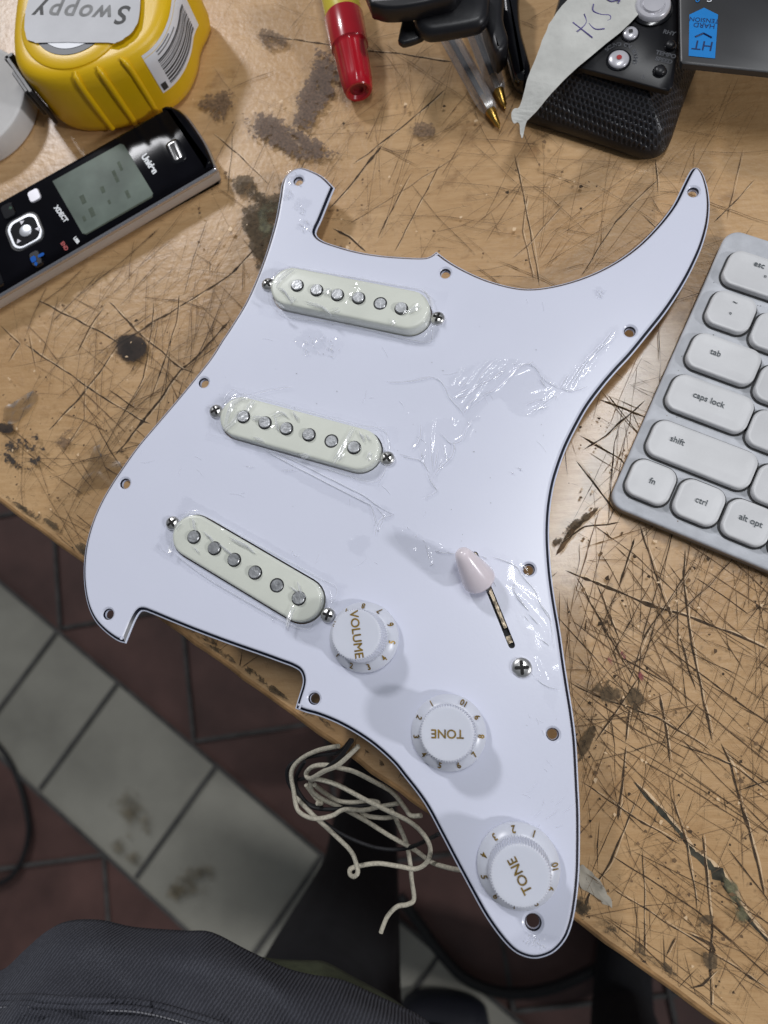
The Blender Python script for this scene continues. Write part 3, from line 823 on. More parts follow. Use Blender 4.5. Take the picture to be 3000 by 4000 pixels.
for n_, d in enumerate(PK):
    c0, u, v, h = d['c'], d['u'], d['v'], d['h']
    lp = stadium(c0, u, v, .0355, .0088)
    b_ = MB()
    loft(b_, lp, [(-.004, 0), (h - .0011, 0), (h - .00045, .00022), (h - .0001, .0007), (h, .0013)], m_cream)
    pk = gbuild(b_, 'pickup', smooth=50)
    # black bobbin under the plate, the pickup's body
    bb = MB(); loft(bb, stadium(c0, u, v, .0345, .0080), [(-.0185, 0), (-.0041, 0)], m_pit)
    gbuild(bb, 'bobbin', pk)
    rnd_h = [.0011, .0012, .0013, .0013, .0003, .0013]
    for k, (x, y) in enumerate(d['p']):
        q = G(x, y, h + rnd_h[k])
        s = MB(); z1 = h + rnd_h[k]
        s.lathe([(.0029, h + .00003), (.00291, h + .00009)], m_pit, 24, Matrix.Translation((q.x, q.y, 0)), False, True)
        s.lathe([(.00245, h - .001), (.00245, z1 - .0002), (.00225, z1), (.0001, z1)], m_pole, 24, Matrix.Translation((q.x, q.y, 0)))
        gbuild(s, 'pole_piece', pk)
    # cling film wrapped over the cover
    f = MB(); NX, NY = 84, 34
    HX, HY = .0400, .0132
    ang = random.uniform(-.02, .02)
    fu_ = u * math.cos(ang) + v * math.sin(ang); fv_ = Vector((-fu_.y, fu_.x, 0))
    cr_ = [(random.uniform(-.036, .036), random.uniform(-.012, .012), random.uniform(0, PI), random.uniform(.006, .02), random.uniform(.00015, .0005)) for _ in range(26)]
    vs = []
    for j in range(NY + 1):
        for i in range(NX + 1):
            x = -HX + 2 * HX * i / NX + noise.noise(Vector((j * .3, n_ * 7, 0))) * .001 * (abs(i - NX / 2) > NX / 2 - 1)
            y = -HY + 2 * HY * j / NY + noise.noise(Vector((i * .22, n_ * 5, 3))) * .0012 * (abs(j - NY / 2) > NY / 2 - 1)
            ex = max(abs(x) - (.0355 - .0088), 0); dist = math.hypot(ex, y) - .0088
            t = min(1, max(0, 1 - dist / .0024)); t = t * t * (3 - 2 * t)
            z = .0004 + (h + .0002) * t
            for (a_, b2, an, ln, am) in cr_:
                dx, dy = x - a_, y - b2
                al = dx * math.cos(an) + dy * math.sin(an); ac = -dx * math.sin(an) + dy * math.cos(an)
                z += am * max(0, 1 - abs(al) / ln) * max(0, 1 - abs(ac) / .0011)
            z += .00025 * (noise.noise(Vector((x * 160, y * 160, n_ * 3.1))) + .3)
            for q in d['p']:
                pass
            vs.append(c0 + fu_ * x + fv_ * y + Vector((0, 0, max(z, .0002))))
    f.add(vs, [(j * (NX + 1) + i, j * (NX + 1) + i + 1, (j + 1) * (NX + 1) + i + 1, (j + 1) * (NX + 1) + i) for j in range(NY) for i in range(NX)], m_film)
    gbuild(f, 'cling_film', pk, 60)
    dome_screw('height_screw', d['a'], .0030, random.uniform(0, 1.5), .0014, .0004)
    dome_screw('height_screw', d['b'], .0030, random.uniform(0, 1.5), .0014, .0004)
dome_screw('switch_screw', G(2038, 2608, .0005),   .0038, 0.05, .0013, .0)

# loose protective film on the plate: creased sheets
def film_sheet(poly, creases, base=.0003, step=.0007, amp=.0006, seed=0, name='protective_film', rag=.0012):
    P2 = [G(x, y) for x, y in poly]
    P2 = crom(P2, 5)
    P2 = [p + Vector((noise.noise(p * 500 + Vector((seed, 0, 0))), noise.noise(p * 500 + Vector((0, seed + 5, 0))), 0)) * rag for p in P2]
    xs = [p.x for p in P2]; ys = [p.y for p in P2]
    def inside(x, y):
        c_ = False; n = len(P2)
        for i in range(n):
            a, b = P2[i], P2[i - 1]
            if (a.y > y) != (b.y > y) and x < (b.x - a.x) * (y - a.y) / (b.y - a.y) + a.x: c_ = not c_
        return c_
    C_ = []
    for (x0, y0, x1, y1, w, am) in creases:
        a = G(x0, y0); b = G(x1, y1); C_.append((a, b, min(w, .0011), min(am, .0005)))
    f = MB(); idx = {}
    nx = int((max(xs) - min(xs)) / step) + 1; ny = int((max(ys) - min(ys)) / step) + 1
    vs = []
    def vert(i, j):
        if (i, j) in idx: return idx[(i, j)]
        x = min(xs) + i * step; y = min(ys) + j * step
        z = base + amp * .35 * max(0, noise.noise(Vector((x * 120, y * 120, seed))))
        for a, b, w, am in C_:
            e = b - a; t = ((x - a.x) * e.x + (y - a.y) * e.y) / e.length_squared
            t2 = min(1, max(0, t)); q = a + e * t2
            dd = math.hypot(x - q.x, y - q.y)
            z += am * max(0, 1 - dd / w) * (.25 + .75 * math.sin(PI * min(1, max(0, t2 * .9 + .05))))
        idx[(i, j)] = len(vs); vs.append(Vector((x, y, z)))
        return idx[(i, j)]
    fs = []
    for i in range(nx):
        for j in range(ny):
            if inside(min(xs) + (i + .5) * step, min(ys) + (j + .5) * step):
                fs.append((vert(i, j), vert(i + 1, j), vert(i + 1, j + 1), vert(i, j + 1)))
    f.add(vs, fs, m_film)
    return gbuild(f, name, None, 70)
def fan(cx, cy, n, a0, a1, r0, r1, w=.0008, am=.0005):
    out = []
    for k in range(n):
        a = RD(random.uniform(a0, a1)); q = random.uniform(r0, r1); s = random.uniform(.5, 1)
        sx, sy = cx + random.gauss(0, 45), cy + random.gauss(0, 45)
        out.append((sx, sy, sx + math.cos(a) * q, sy - math.sin(a) * q, min(w, .0010) * random.uniform(.6, 1.2), min(am, .0005) * s))
    return out
film_sheet([(1745,1500),(1860,1420),(2000,1400),(2060,1430),(2110,1440),(2180,1520),(2140,1560),(2130,1600),(2080,1630),(2000,1610),(1960,1560),(1900,1570),(1870,1640),(1810,1630)],
           fan(1800, 1530, 14, 25, 60, 90, 230) + fan(1960, 1440, 9, 20, 50, 40, 120) + fan(2090, 1570, 12, 10, 60, 30, 120), seed=1)
film_sheet([(2180,1520),(2270,1400),(2380,1285),(2420,1270),(2400,1330),(2330,1420),(2260,1510),(2210,1535)],
           [(2195,1515,2290,1370,.0013,.0012),(2230,1510,2330,1330,.001,.001),(2270,1430,2400,1280,.001,.0012),(2300,1440,2370,1340,.0009,.0009)] + fan(2215, 1515, 5, 20, 60, 30, 90), seed=2)
film_sheet([(1640,1690),(1700,1640),(1840,1650),(1830,1720),(1780,1740),(1770,1800),(1720,1840),(1700,1920),(1665,1950),(1680,1850),(1640,1790)],
           fan(1690, 1800, 12, 70, 105, 60, 150, .0010, .0009) + fan(1780, 1720, 8, 30, 80, 30, 70), seed=3)
film_sheet([(1000,1775),(1060,1770),(1300,1900),(1460,1960),(1540,2010),(1500,2040),(1470,2020),(1330,1960),(1150,1870)],
           [(1060,1790,1300,1905,.0013,.0010),(1300,1905,1530,2010,.0013,.0012),(1150,1840,1400,1960,.0012,.0007),(1470,2010,1490,2070,.0012,.0012),(1500,2000,1480,2050,.001,.001)], seed=4)
film_sheet([(1820,2220),(1890,2140),(1980,2170),(2050,2200),(2090,2300),(2150,2480),(2180,2600),(2170,2780),(2120,2700),(2090,2590),(2050,2480),(2000,2390),(1940,2300)],
           [(2010,2310,2110,2450,.0011,.0011),(2020,2340,2100,2420,.001,.0010),(2000,2280,2100,2360,.0011,.0008),(2100,2420,2150,2500,.001,.0008),(2090,2580,2150,2720,.0012,.0006)] + fan(2000, 2290, 5, -60, -20, 30, 80), seed=5)
film_sheet([(1530,2060),(1600,2070),(1700,2120),(1790,2160),(1780,2230),(1690,2240),(1600,2170)],
           [(1665,2130,1680,2200,.001,.001),(1690,2150,1720,2140,.001,.0009),(1620,2100,1780,2165,.001,.0007)] + fan(1640, 2110, 6, 20, 80, 20, 60), seed=6)
for (x, y, r_) in ((1215,1330,60),(1290,1355,50),(1180,800,35),(1190,880,30),(1150,690,40),(1120,760,30),(1400,2130,45),(2340,1140,25)):
    film_sheet([(x-r_,y),(x,y-r_*.8),(x+r_,y-r_*.2),(x+r_*.6,y+r_*.7),(x-r_*.4,y+r_*.8)], fan(x, y, 8, 20, 90, 15, 45, .0008, .0008), seed=x, rag=.002)
film_sheet([(1990,3680),(2050,3640),(2170,3660),(2190,3690),(2130,3725),(2080,3733),(2030,3722)], fan(2080, 3690, 8, 0, 180, 20, 90, .0011, .0007), seed=11)

def strokes(lst, ox, oy, sc, w, material=None, h=.0007, seg=3):  # ridge strokes along the creases, their glints put into the colour
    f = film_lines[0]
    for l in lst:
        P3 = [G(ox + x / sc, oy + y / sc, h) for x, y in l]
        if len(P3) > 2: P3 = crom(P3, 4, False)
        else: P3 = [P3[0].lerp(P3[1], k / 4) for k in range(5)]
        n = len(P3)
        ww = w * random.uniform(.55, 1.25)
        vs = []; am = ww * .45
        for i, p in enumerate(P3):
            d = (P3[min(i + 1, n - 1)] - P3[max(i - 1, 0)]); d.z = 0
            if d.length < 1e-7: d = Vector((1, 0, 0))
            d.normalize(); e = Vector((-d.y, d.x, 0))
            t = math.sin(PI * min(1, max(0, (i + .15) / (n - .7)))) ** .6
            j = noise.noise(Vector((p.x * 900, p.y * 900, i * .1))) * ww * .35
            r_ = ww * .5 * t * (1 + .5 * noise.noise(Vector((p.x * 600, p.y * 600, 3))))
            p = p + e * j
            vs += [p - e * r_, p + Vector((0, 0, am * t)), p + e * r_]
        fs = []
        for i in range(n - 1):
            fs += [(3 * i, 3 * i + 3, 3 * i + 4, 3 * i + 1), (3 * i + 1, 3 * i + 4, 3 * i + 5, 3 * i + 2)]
        f.add(vs, fs, material or m_crease_glint)
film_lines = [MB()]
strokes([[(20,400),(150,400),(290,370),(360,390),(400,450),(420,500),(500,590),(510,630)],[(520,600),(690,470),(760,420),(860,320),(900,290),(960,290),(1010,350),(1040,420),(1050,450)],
         [(1150,440),(1220,460),(1320,430)],[(1010,350),(1060,400),(1140,440)],[(580,640),(540,700),(500,780),(440,800),(400,770),(360,730)],[(120,890),(200,900),(250,920),(290,990)],[(280,990),(310,1060),(340,1110),(250,1160)]], 1500, 1250, 1.659, .00045, m_crease_glint2)
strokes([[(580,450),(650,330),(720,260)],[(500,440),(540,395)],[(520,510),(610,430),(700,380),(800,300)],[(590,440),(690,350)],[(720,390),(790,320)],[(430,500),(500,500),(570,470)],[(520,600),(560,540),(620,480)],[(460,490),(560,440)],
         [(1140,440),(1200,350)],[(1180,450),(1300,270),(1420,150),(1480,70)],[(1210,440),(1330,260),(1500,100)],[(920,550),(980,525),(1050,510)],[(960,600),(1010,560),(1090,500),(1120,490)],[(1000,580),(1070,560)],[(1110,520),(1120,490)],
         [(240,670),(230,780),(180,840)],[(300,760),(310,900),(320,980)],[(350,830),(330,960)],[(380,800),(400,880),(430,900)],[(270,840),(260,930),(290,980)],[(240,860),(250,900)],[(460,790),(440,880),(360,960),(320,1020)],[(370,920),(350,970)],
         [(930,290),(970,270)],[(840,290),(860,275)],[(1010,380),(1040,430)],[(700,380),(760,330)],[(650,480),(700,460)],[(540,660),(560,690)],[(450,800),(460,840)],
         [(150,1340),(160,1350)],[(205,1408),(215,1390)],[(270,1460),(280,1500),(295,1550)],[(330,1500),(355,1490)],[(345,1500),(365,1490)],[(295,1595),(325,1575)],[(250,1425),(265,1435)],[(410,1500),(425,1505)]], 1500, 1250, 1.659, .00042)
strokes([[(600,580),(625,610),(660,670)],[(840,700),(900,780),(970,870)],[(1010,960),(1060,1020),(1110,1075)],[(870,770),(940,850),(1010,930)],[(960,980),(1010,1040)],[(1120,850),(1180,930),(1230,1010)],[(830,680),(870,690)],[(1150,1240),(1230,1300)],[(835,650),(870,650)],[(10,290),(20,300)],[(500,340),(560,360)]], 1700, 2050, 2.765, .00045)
strokes([[(780,390),(880,450),(930,540),(1060,690),(1140,860),(1230,980),(1260,1160),(1280,1330)],[(0,270),(60,300),(220,310)],[(620,350),(780,400),(900,470)],[(1090,1660),(1200,1740),(1330,1780)]], 1700, 2050, 2.765, .0004, m_crease_glint2)
strokes([[(600,600),(800,690),(1080,830),(1200,890),(1280,950),(1390,1010)],[(560,600),(750,700),(1180,920),(1240,950),(1270,1050),(1280,1080)],[(1390,1010),(1300,1050),(1270,1150)],[(660,730),(760,720)],[(180,310),(215,320)],[(430,700),(490,705)],[(1340,150),(1420,155),(1560,140),(1650,118)]], 700, 1400, 1.659, .00045, m_crease_glint2)
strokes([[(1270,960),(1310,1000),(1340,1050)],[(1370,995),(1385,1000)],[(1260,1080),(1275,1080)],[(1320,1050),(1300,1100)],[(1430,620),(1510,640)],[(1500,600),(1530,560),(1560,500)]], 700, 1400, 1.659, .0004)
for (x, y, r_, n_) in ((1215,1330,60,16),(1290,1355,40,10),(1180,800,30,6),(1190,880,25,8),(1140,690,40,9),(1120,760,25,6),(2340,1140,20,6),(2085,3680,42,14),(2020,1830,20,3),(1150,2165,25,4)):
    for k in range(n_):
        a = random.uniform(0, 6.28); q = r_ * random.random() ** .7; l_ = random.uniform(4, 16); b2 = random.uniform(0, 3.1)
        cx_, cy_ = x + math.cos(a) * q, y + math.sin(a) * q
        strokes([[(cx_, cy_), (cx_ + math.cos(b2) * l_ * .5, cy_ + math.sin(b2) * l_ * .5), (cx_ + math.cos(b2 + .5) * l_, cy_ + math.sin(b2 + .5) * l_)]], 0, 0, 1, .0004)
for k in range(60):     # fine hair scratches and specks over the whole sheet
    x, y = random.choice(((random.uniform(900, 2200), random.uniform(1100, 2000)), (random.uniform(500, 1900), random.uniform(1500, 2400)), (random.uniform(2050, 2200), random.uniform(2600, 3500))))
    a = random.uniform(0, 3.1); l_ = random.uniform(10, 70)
    strokes([[(x, y), (x + math.cos(a) * l_ * .5, y - math.sin(a) * l_ * .5), (x + math.cos(a + .15) * l_, y - math.sin(a + .15) * l_)]], 0, 0, 1, .00016, m_crease_glint2, .0002)
for k in range(34):     # dust
    q = G(random.uniform(800, 2150), random.uniform(1250, 2300), .0003); r_ = random.uniform(.00006, .0002)
    film_lines[0].add([q + Vector((math.cos(a) * r_ * random.uniform(.5, 2), math.sin(a) * r_, 0)) for a in (0, 1.3, 2.5, 3.9, 5.1)], [(0, 1, 2, 3, 4)], m_print2)
gbuild(film_lines[0], 'film_crease_glints', None, None)['kind'] = 'stuff'
# glint streaks painted white, and folds, of the cling film over each cover
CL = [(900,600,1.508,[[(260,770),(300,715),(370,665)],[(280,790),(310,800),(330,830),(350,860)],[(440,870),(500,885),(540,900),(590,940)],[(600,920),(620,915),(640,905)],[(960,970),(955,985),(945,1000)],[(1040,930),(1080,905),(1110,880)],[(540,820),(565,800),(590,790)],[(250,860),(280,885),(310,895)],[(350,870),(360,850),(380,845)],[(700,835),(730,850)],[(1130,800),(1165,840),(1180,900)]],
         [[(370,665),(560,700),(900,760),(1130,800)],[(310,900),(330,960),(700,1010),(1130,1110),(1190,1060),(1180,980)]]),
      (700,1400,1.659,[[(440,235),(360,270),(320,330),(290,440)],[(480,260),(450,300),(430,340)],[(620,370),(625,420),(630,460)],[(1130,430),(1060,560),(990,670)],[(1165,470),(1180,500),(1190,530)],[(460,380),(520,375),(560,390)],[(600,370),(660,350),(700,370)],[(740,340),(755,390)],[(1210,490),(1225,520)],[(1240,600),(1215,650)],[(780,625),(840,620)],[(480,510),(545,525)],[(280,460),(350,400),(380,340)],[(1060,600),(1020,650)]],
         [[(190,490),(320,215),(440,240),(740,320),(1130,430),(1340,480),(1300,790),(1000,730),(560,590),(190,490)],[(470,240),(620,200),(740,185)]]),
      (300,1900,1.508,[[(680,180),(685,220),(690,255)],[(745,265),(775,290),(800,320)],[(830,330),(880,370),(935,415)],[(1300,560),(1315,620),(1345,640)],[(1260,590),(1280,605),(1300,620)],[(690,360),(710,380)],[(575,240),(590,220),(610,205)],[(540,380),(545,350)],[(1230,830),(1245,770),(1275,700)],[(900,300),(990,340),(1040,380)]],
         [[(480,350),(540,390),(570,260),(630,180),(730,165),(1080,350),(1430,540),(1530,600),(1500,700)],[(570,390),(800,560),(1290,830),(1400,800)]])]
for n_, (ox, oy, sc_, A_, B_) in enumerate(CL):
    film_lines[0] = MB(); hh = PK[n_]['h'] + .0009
    strokes(A_, ox, oy, sc_, .0007, m_crease_glint, hh); strokes(A_, ox + 6, oy + 9, sc_, .0015, m_crease_glint2, hh - .0001)
    strokes(B_, ox, oy, sc_, .00035, m_crease_glint2, .0012)
    gbuild(film_lines[0], 'film_glint_streaks', bpy.data.objects['pickup' if n_ == 0 else 'pickup.%03d' % n_], None)

# knobs
def knob(px, py, r, word, tdeg, start, nums, hidden=(), lean=(0, 0), wsize=1.0):
    c0 = G(px, py, .004); c0.z = 0
    lx, ly = lean
    def tr(p):                                              # the shaft leans a touch
        return Vector((p.x + lx * p.z, p.y + ly * p.z, p.z))
    k = MB(); T = Matrix.Translation((c0.x, c0.y, 0)); g = r / .0147
    zi, zo, ztop = .0056 * g, .0034 * g, .0142 * g
    b0 = len(k.v)
    k.lathe([(r * .97, .0010), (r, .0014), (r, zo - .0004), (r * .985, zo), (r * .78, zi - .0002), (r * .745, zi)], m_knob, 72, T, True, True)
    T2 = T
    teeth = 64
    k.lathe([(r * .725, zi - .0002), (r * .705, ztop - .0007), (r * .688, ztop - .0001), (r * .665, ztop + .0001), (r * .60, ztop + .00005), (r * .01, ztop)], m_knob, teeth * 4, T2, False, True,
            mod=lambda lv, i: 1 + (.026 * (1 if (i % 4) in (0, 1) else -1) if lv <= 1 else (.022 * (1 if (i % 4) in (0, 1) else -1) if lv == 2 else 0)))
    k.v = [tuple(tr(Vector((a, b, z)) - Vector((c0.x, c0.y, 0))) + Vector((c0.x, c0.y, 0))) for a, b, z in k.v]
    ko = gbuild(k, 'control_knob', smooth=35)
    t = MB()
    a = RD(tdeg); xd = (math.cos(a), math.sin(a))
    bold_text(t, word, .0046 * g * wsize, c0, xd, m_gold, 0, lambda p: tr(Vector((p.x - c0.x, p.y - c0.y, ztop + .00012))) + Vector((c0.x, c0.y, 0)), sx=1.0, w=.00011)
    gbuild(t, 'lettering', ko, None)
    t = MB()
    for i in range(10):
        an = RD(start + i * 33.3)
        rr = r * .878
        o_ = Vector((c0.x + rr * math.cos(an), c0.y + rr * math.sin(an), 0))
        xdir = (math.sin(an), -math.cos(an))
        xdir = (-xdir[0], -xdir[1])                       # tops of the figures point to the middle
        xdir = (math.cos(an + PI / 2), math.sin(an + PI / 2))
        def cone(p):
            q = Vector((p.x - c0.x, p.y - c0.y, 0)); rr_ = q.length / r
            z = zo + (zi - zo) * max(0, min(1, (.985 - rr_) / .185)) + .00012
            return tr(Vector((q.x, q.y, z))) + Vector((c0.x, c0.y, 0))
        bold_text(t, str(i + 1), .0032 * g, o_, xdir, m_gold, 0, cone, sx=.95, w=.00010)
    gbuild(t, 'numerals', ko, None)
knob(1421, 2488, .0134, 'VOLUME', 278, 216, None, lean=(-.10, .03), wsize=1.08)
knob(1751, 2862, .0137, 'TONE', 180, 121, None, lean=(.02, .02))
knob(2024, 3384, .0143, 'TONE', 117, 63, None, lean=(.03, -.05))

# blade switch: metal strip in the slot, lever and plastic tip
s = MB()
mid = (sl0 + sl1) / 2
def box_uv(mb, c, u, v, hu, hv, z0, z1, material):
    l = [Vector((c.x, c.y, 0)) + u * a * hu + v * b * hv for a, b in ((-1, -1), (1, -1), (1, 1), (-1, 1))]
    mb.loop_stack([zed(l, z0), zed(l, z1)], material)
box_uv(s, mid, su, sv, slen / 2 + .006, .004, -.030, -.0030, m_pit)
box_uv(s, mid - su * .004 + sv * .0003, su, sv, slen * .40, .0006, -.0031, -.0012, m_lever)
box_uv(s, sl1 - su * .0035, su, sv, .0014, .0009, -.0031, -.0018, m_lever)
gbuild(s, 'blade_switch', None, 30)
s = MB()
tb0 = G(1876, 2272, .0040); tb1 = G(1800, 2152, .0165)
ax = (tb1 - tb0).normalized()
lev0 = sl0 + su * .016; lev0.z = -.003
s.tube([lev0, lev0.lerp(tb0, .6), tb0 + ax * .003], [.0011, .0011, .0011], m_steel, 8)
lv = gbuild(s, 'switch_lever')
s = MB()
q = ax.to_track_quat('Z', 'Y').to_matrix().to_4x4()
Lt = (tb1 - tb0).length
s.lathe([(.0052, -.0003), (.0061, .0002), (.0064, .0012), (.0063, .0028), (.0054, Lt * .40), (.0041, Lt * .70), (.0032, Lt * .88), (.0026, Lt * .96), (.0016, Lt * 1.01), (.0003, Lt * 1.025)], m_tip, 32, Matrix.Translation(tb0) @ q)
gbuild(s, 'switch_tip', lv, 60)

# wires hanging out from under the plate over the bench edge (traced at their height)
def zpath(l):
    return crom([at(x, y, z) for x, y, z in l], 8, False)
def W2(l):   # zoom coordinates of the wire close-up -> photo
    return [(900 + x / 1.659, 2800 + y / 1.659, z) for x, y, z in l]
WIRES = [
 (0, [(830,190,.012),(700,310,.006),(610,350,.0),(520,400,-.008),(490,370,-.010),(530,325,-.006),(610,312,-.004),(700,330,-.002),(800,355,.0),(920,415,-.004),(1050,490,-.012),(1130,590,-.015),(1170,640,-.012),(1235,640,-.008)]),
 (0, [(700,190,.004),(560,220,-.006),(450,280,-.012),(395,360,-.014),(410,480,-.016),(430,590,-.016),(480,640,-.014),(560,660,-.012),(660,640,-.012),(740,600,-.014),(860,605,-.018),(980,580,-.020),(1090,560,-.016)]),
 (0, [(520,410,-.010),(570,405,-.006),(700,445,-.004),(860,530,-.004),(1000,600,-.006),(1160,680,-.010),(1250,760,-.014),(1295,850,-.018),(1275,940,-.022),(1200,985,-.024),(1100,970,-.024),(960,950,-.024),(840,965,-.024),(780,985,-.022),(775,1020,-.020),(800,1035,-.018),(825,1010,-.017),(815,950,-.018),(780,870,-.018),(680,770,-.018),(560,660,-.018),(470,570,-.020),(425,520,-.022)]),
 (0, [(520,420,-.012),(530,480,-.016),(590,530,-.020),(720,590,-.022),(870,670,-.024),(1030,770,-.026),(1190,860,-.028),(1300,940,-.026),(1400,975,-.018),(1500,995,-.010)]),
 (0, [(545,440,-.012),(620,500,-.022),(700,545,-.026),(800,555,-.026),(900,545,-.024),(960,560,-.022),(900,600,-.022),(840,600,-.024),(880,640,-.026),(1000,655,-.026),(1090,640,-.024)]),
 (0, [(1040,600,-.020),(1090,700,-.024),(1140,820,-.028),(1165,950,-.030),(1175,1060,-.032),(1190,1180,-.034),(1150,1215,-.034),(1080,1230,-.034),(1020,1290,-.034),(985,1370,-.034),(975,1400,-.034)]),
 (0, [(490,440,-.016),(550,520,-.020),(590,560,-.020),(560,560,-.018)]),
 (1, [(790,150,.014),(720,250,.008),(640,320,.002),(560,380,-.006),(470,400,-.016),(420,420,-.020),(440,500,-.022),(520,580,-.022),(640,600,-.020),(780,585,-.018),(900,570,-.020)]),
 (1, [(780,150,.012),(700,230,.002),(560,250,-.008),(440,280,-.016),(375,330,-.018),(370,400,-.020),(400,470,-.022),(480,580,-.024),(600,680,-.026),(760,780,-.028),(960,850,-.030),(1150,850,-.028),(1350,760,-.012)]),
 (1, [(480,290,-.010),(430,380,-.016),(430,460,-.020),(500,560,-.022),(600,590,-.024)]),
]
ROOTG = gM.to_4x4(); ROOTG.translation = gO
inv = ROOTG.inverted()
for kind, l in WIRES:
    w = MB()
    w.tube([inv @ p for p in zpath(W2(l))], .00098 if kind == 0 else .00085, m_wire if kind == 0 else m_wireb, 8)
    gbuild(w, 'wire', None, 80, 'black cloth wire' if kind else None)

# ================================================================== KEYBOARD
KT = 0.0075
kb0 = at(2384, 1975, KT)
kx = (at(3000, 2229, KT) - at(2504, 2023, KT)); kx.z = 0; kx.normalize(); ky = Vector((-kx.y, kx.x, 0))
kb = thing('computer_keyboard', (kb0.x, kb0.y, 0), 'grey keyboard with grubby off-white rounded keys beside the pickguard', 'keyboard')
lcor = at(2392, 1960, KT)
h_top = (at(2840, 922, KT) - kb0).dot(ky)
def KL(px, py, z=KT):
    p = at(px, py, z); return (p - kb0).dot(kx), (p - kb0).dot(ky)
xL = max(KL(2388, 1930)[0], KL(2760, 1010)[0]); yB = KL(2700, 2104)[1]; yT = KL(2960, 924)[1]
ctr = kb0 + kx * (xL + .075) + ky * ((yB + yT) / 2)
base_loop = rrect(ctr.x, ctr.y, kx, ky, .075, (yT - yB) / 2, .0065, 8)
b_ = MB()
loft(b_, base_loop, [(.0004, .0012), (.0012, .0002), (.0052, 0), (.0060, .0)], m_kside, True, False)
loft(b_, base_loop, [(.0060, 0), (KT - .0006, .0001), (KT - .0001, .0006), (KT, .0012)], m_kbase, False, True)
b_.build('base', kb)
KEYH = KT + .0030
def key(px, py, wpx, txt=None, tpx=None, tsize=.0030, cx=None, hpx=166, fixed=None):
    if fixed is None:
        c0 = at(px, py, KEYH)
    else:
        c0 = fixed
    sc = 1 / (FPX / (CAMH - KEYH) * (1 + .0))               # metres per photo pixel, roughly, at key height
    k = 1.0 / 10.55e3
    hw, hh = wpx * k / 2, hpx * k / 2
    m = MB()
    lp = rrect(c0.x, c0.y, kx, ky, hw, hh, .0047, 7)
    loft(m, lp, [(KT + .00005, -.0009), (KT + .00030, -.0009)], m_keygap, True, True)  # black plate: gap round the key, its shade put into the colour
    loft(m, lp, [(KT + .0003, -.0001), (KEYH - .0006, 0), (KEYH - .0002, .00025), (KEYH - .00005, .0007), (KEYH - .0001, .0015), (KEYH - .00025, .004)], m_key, True, True)
    ko = m.build('key', kb, 50)
    if txt:
        t = MB()
        for (s_, x, y, sz) in txt:
            q = at(x, y, KEYH)
            bold_text(t, s_, sz, (q.x, q.y, KEYH + .00003), kx, m_ink, w=.00005)
        t.build('lettering', ko, None)
    return ko
TS_ = .0034
def from_left(px, py, wpx):                                  # key whose left end is seen: give its centre
    c0 = at(px, py, KEYH) + kx * (wpx / 10.55e3 / 2)
    return c0
key(2544, 1881, 184, [('fn', 2549, 1880, TS_)])
key(2733, 1961, 186, [('ctrl', 2740, 1958, TS_)])
key(2924, 2040, 186, [('alt opt', 2933, 2034, TS_)])
key(2742, 1772, 437, [('shift', 2646, 1721, TS_)])
key(2774, 1573, 342, [('caps lock', 2769, 1562, TS_)])
key(2828, 1399, 288, [('tab', 2796, 1378, TS_)])
key(2858, 1214, 187, [('~', 2872, 1180, TS_), ('\u00b0', 2850, 1232, TS_)])
key(0, 0, 310, [('esc', 2967, 1034, TS_), ('o', 2990, 1078, .0020)], fixed=from_left(2839, 1030, 310))
for (x, y) in ((2948, 1272), (2964, 1478), (2934, 1655), (2954, 1868)):
    for j in range(4):
        c0 = from_left(x, y, 187) + kx * (.0198 * j)
        if (c0 - kb0).dot(kx) < xL + .138: key(0, 0, 187, None, fixed=c0)
c0 = from_left(2839, 1030, 310) + kx * .0263
for j in range(3): key(0, 0, 187, None, fixed=c0 + kx * (.0198 * j))
for j in range(1, 4):
    c0 = at(2924, 2040, KEYH) + kx * (.0190 * j)
    key(0, 0, 186, None, fixed=c0)

b_ = MB()
for k in range(120):        # workshop dust between the keys
    q = kb0 + kx * random.uniform(xL + .003, xL + .07) + ky * random.uniform(yB + .003, yT - .003); q.z = KT + .00012; r_ = random.uniform(.00008, .0003)
    b_.add([q + Vector((math.cos(a) * r_ * random.uniform(.5, 2), math.sin(a) * r_, 0)) for a in (0, 1.3, 2.5, 3.9, 5.1)], [(0, 1, 2, 3, 4)], random.choice((m_print2, m_cut2, m_print)))
b_.build('dust', kb, None)['kind'] = 'stuff'

# ================================================================== CORDLESS PHONE
PT = .0215
ph_loop = [(-420,1034),(0,799),(350,604),(640,440),(681,424),(723,446),(765,500),(808,567),(836,630),(843,655),(832,672),(700,750),(350,955),(0,1160),(-420,1407)]
pl = zed(crom(pts(ph_loop, .0095), 5, True, {0, 14}), 0)
phn = thing('cordless_phone', at(350, 850), 'black and silver cordless phone handset with grey display', 'phone')
b_ = MB(); loft(b_, pl, [(.0, .0022), (.002, .0006), (.005, .0001), (.0076, 0)], m_taupe, True, False); b_.build('body', phn, 60)
b_ = MB(); loft(b_, pl, [(.0076, 0), (.0079, -.0003), (.0092, -.0002), (.0102, .0004), (.0107, .0012)], m_silver, False, False); b_.build('silver_band', phn, 60)
b_ = MB(); loft(b_, pl, [(.0103, .0007), (.0111, .0009), (.0122, .0017), (.0129, .0027), (.0132, .0042)], m_phone, False, True); b_.build('front_face', phn, 60)
FT = .0134
fdir = (at(478, 560, FT) - at(202, 708, FT)).normalized(); fper = Vector((fdir.y, -fdir.x, 0))   # fper: across, towards the viewer
sq = crom(pts([(205,708),(470,562),(484,566),(597,754),(592,766),(335,914),(322,912)], FT), 2, True, {0, 1, 2, 3, 4, 5, 6})
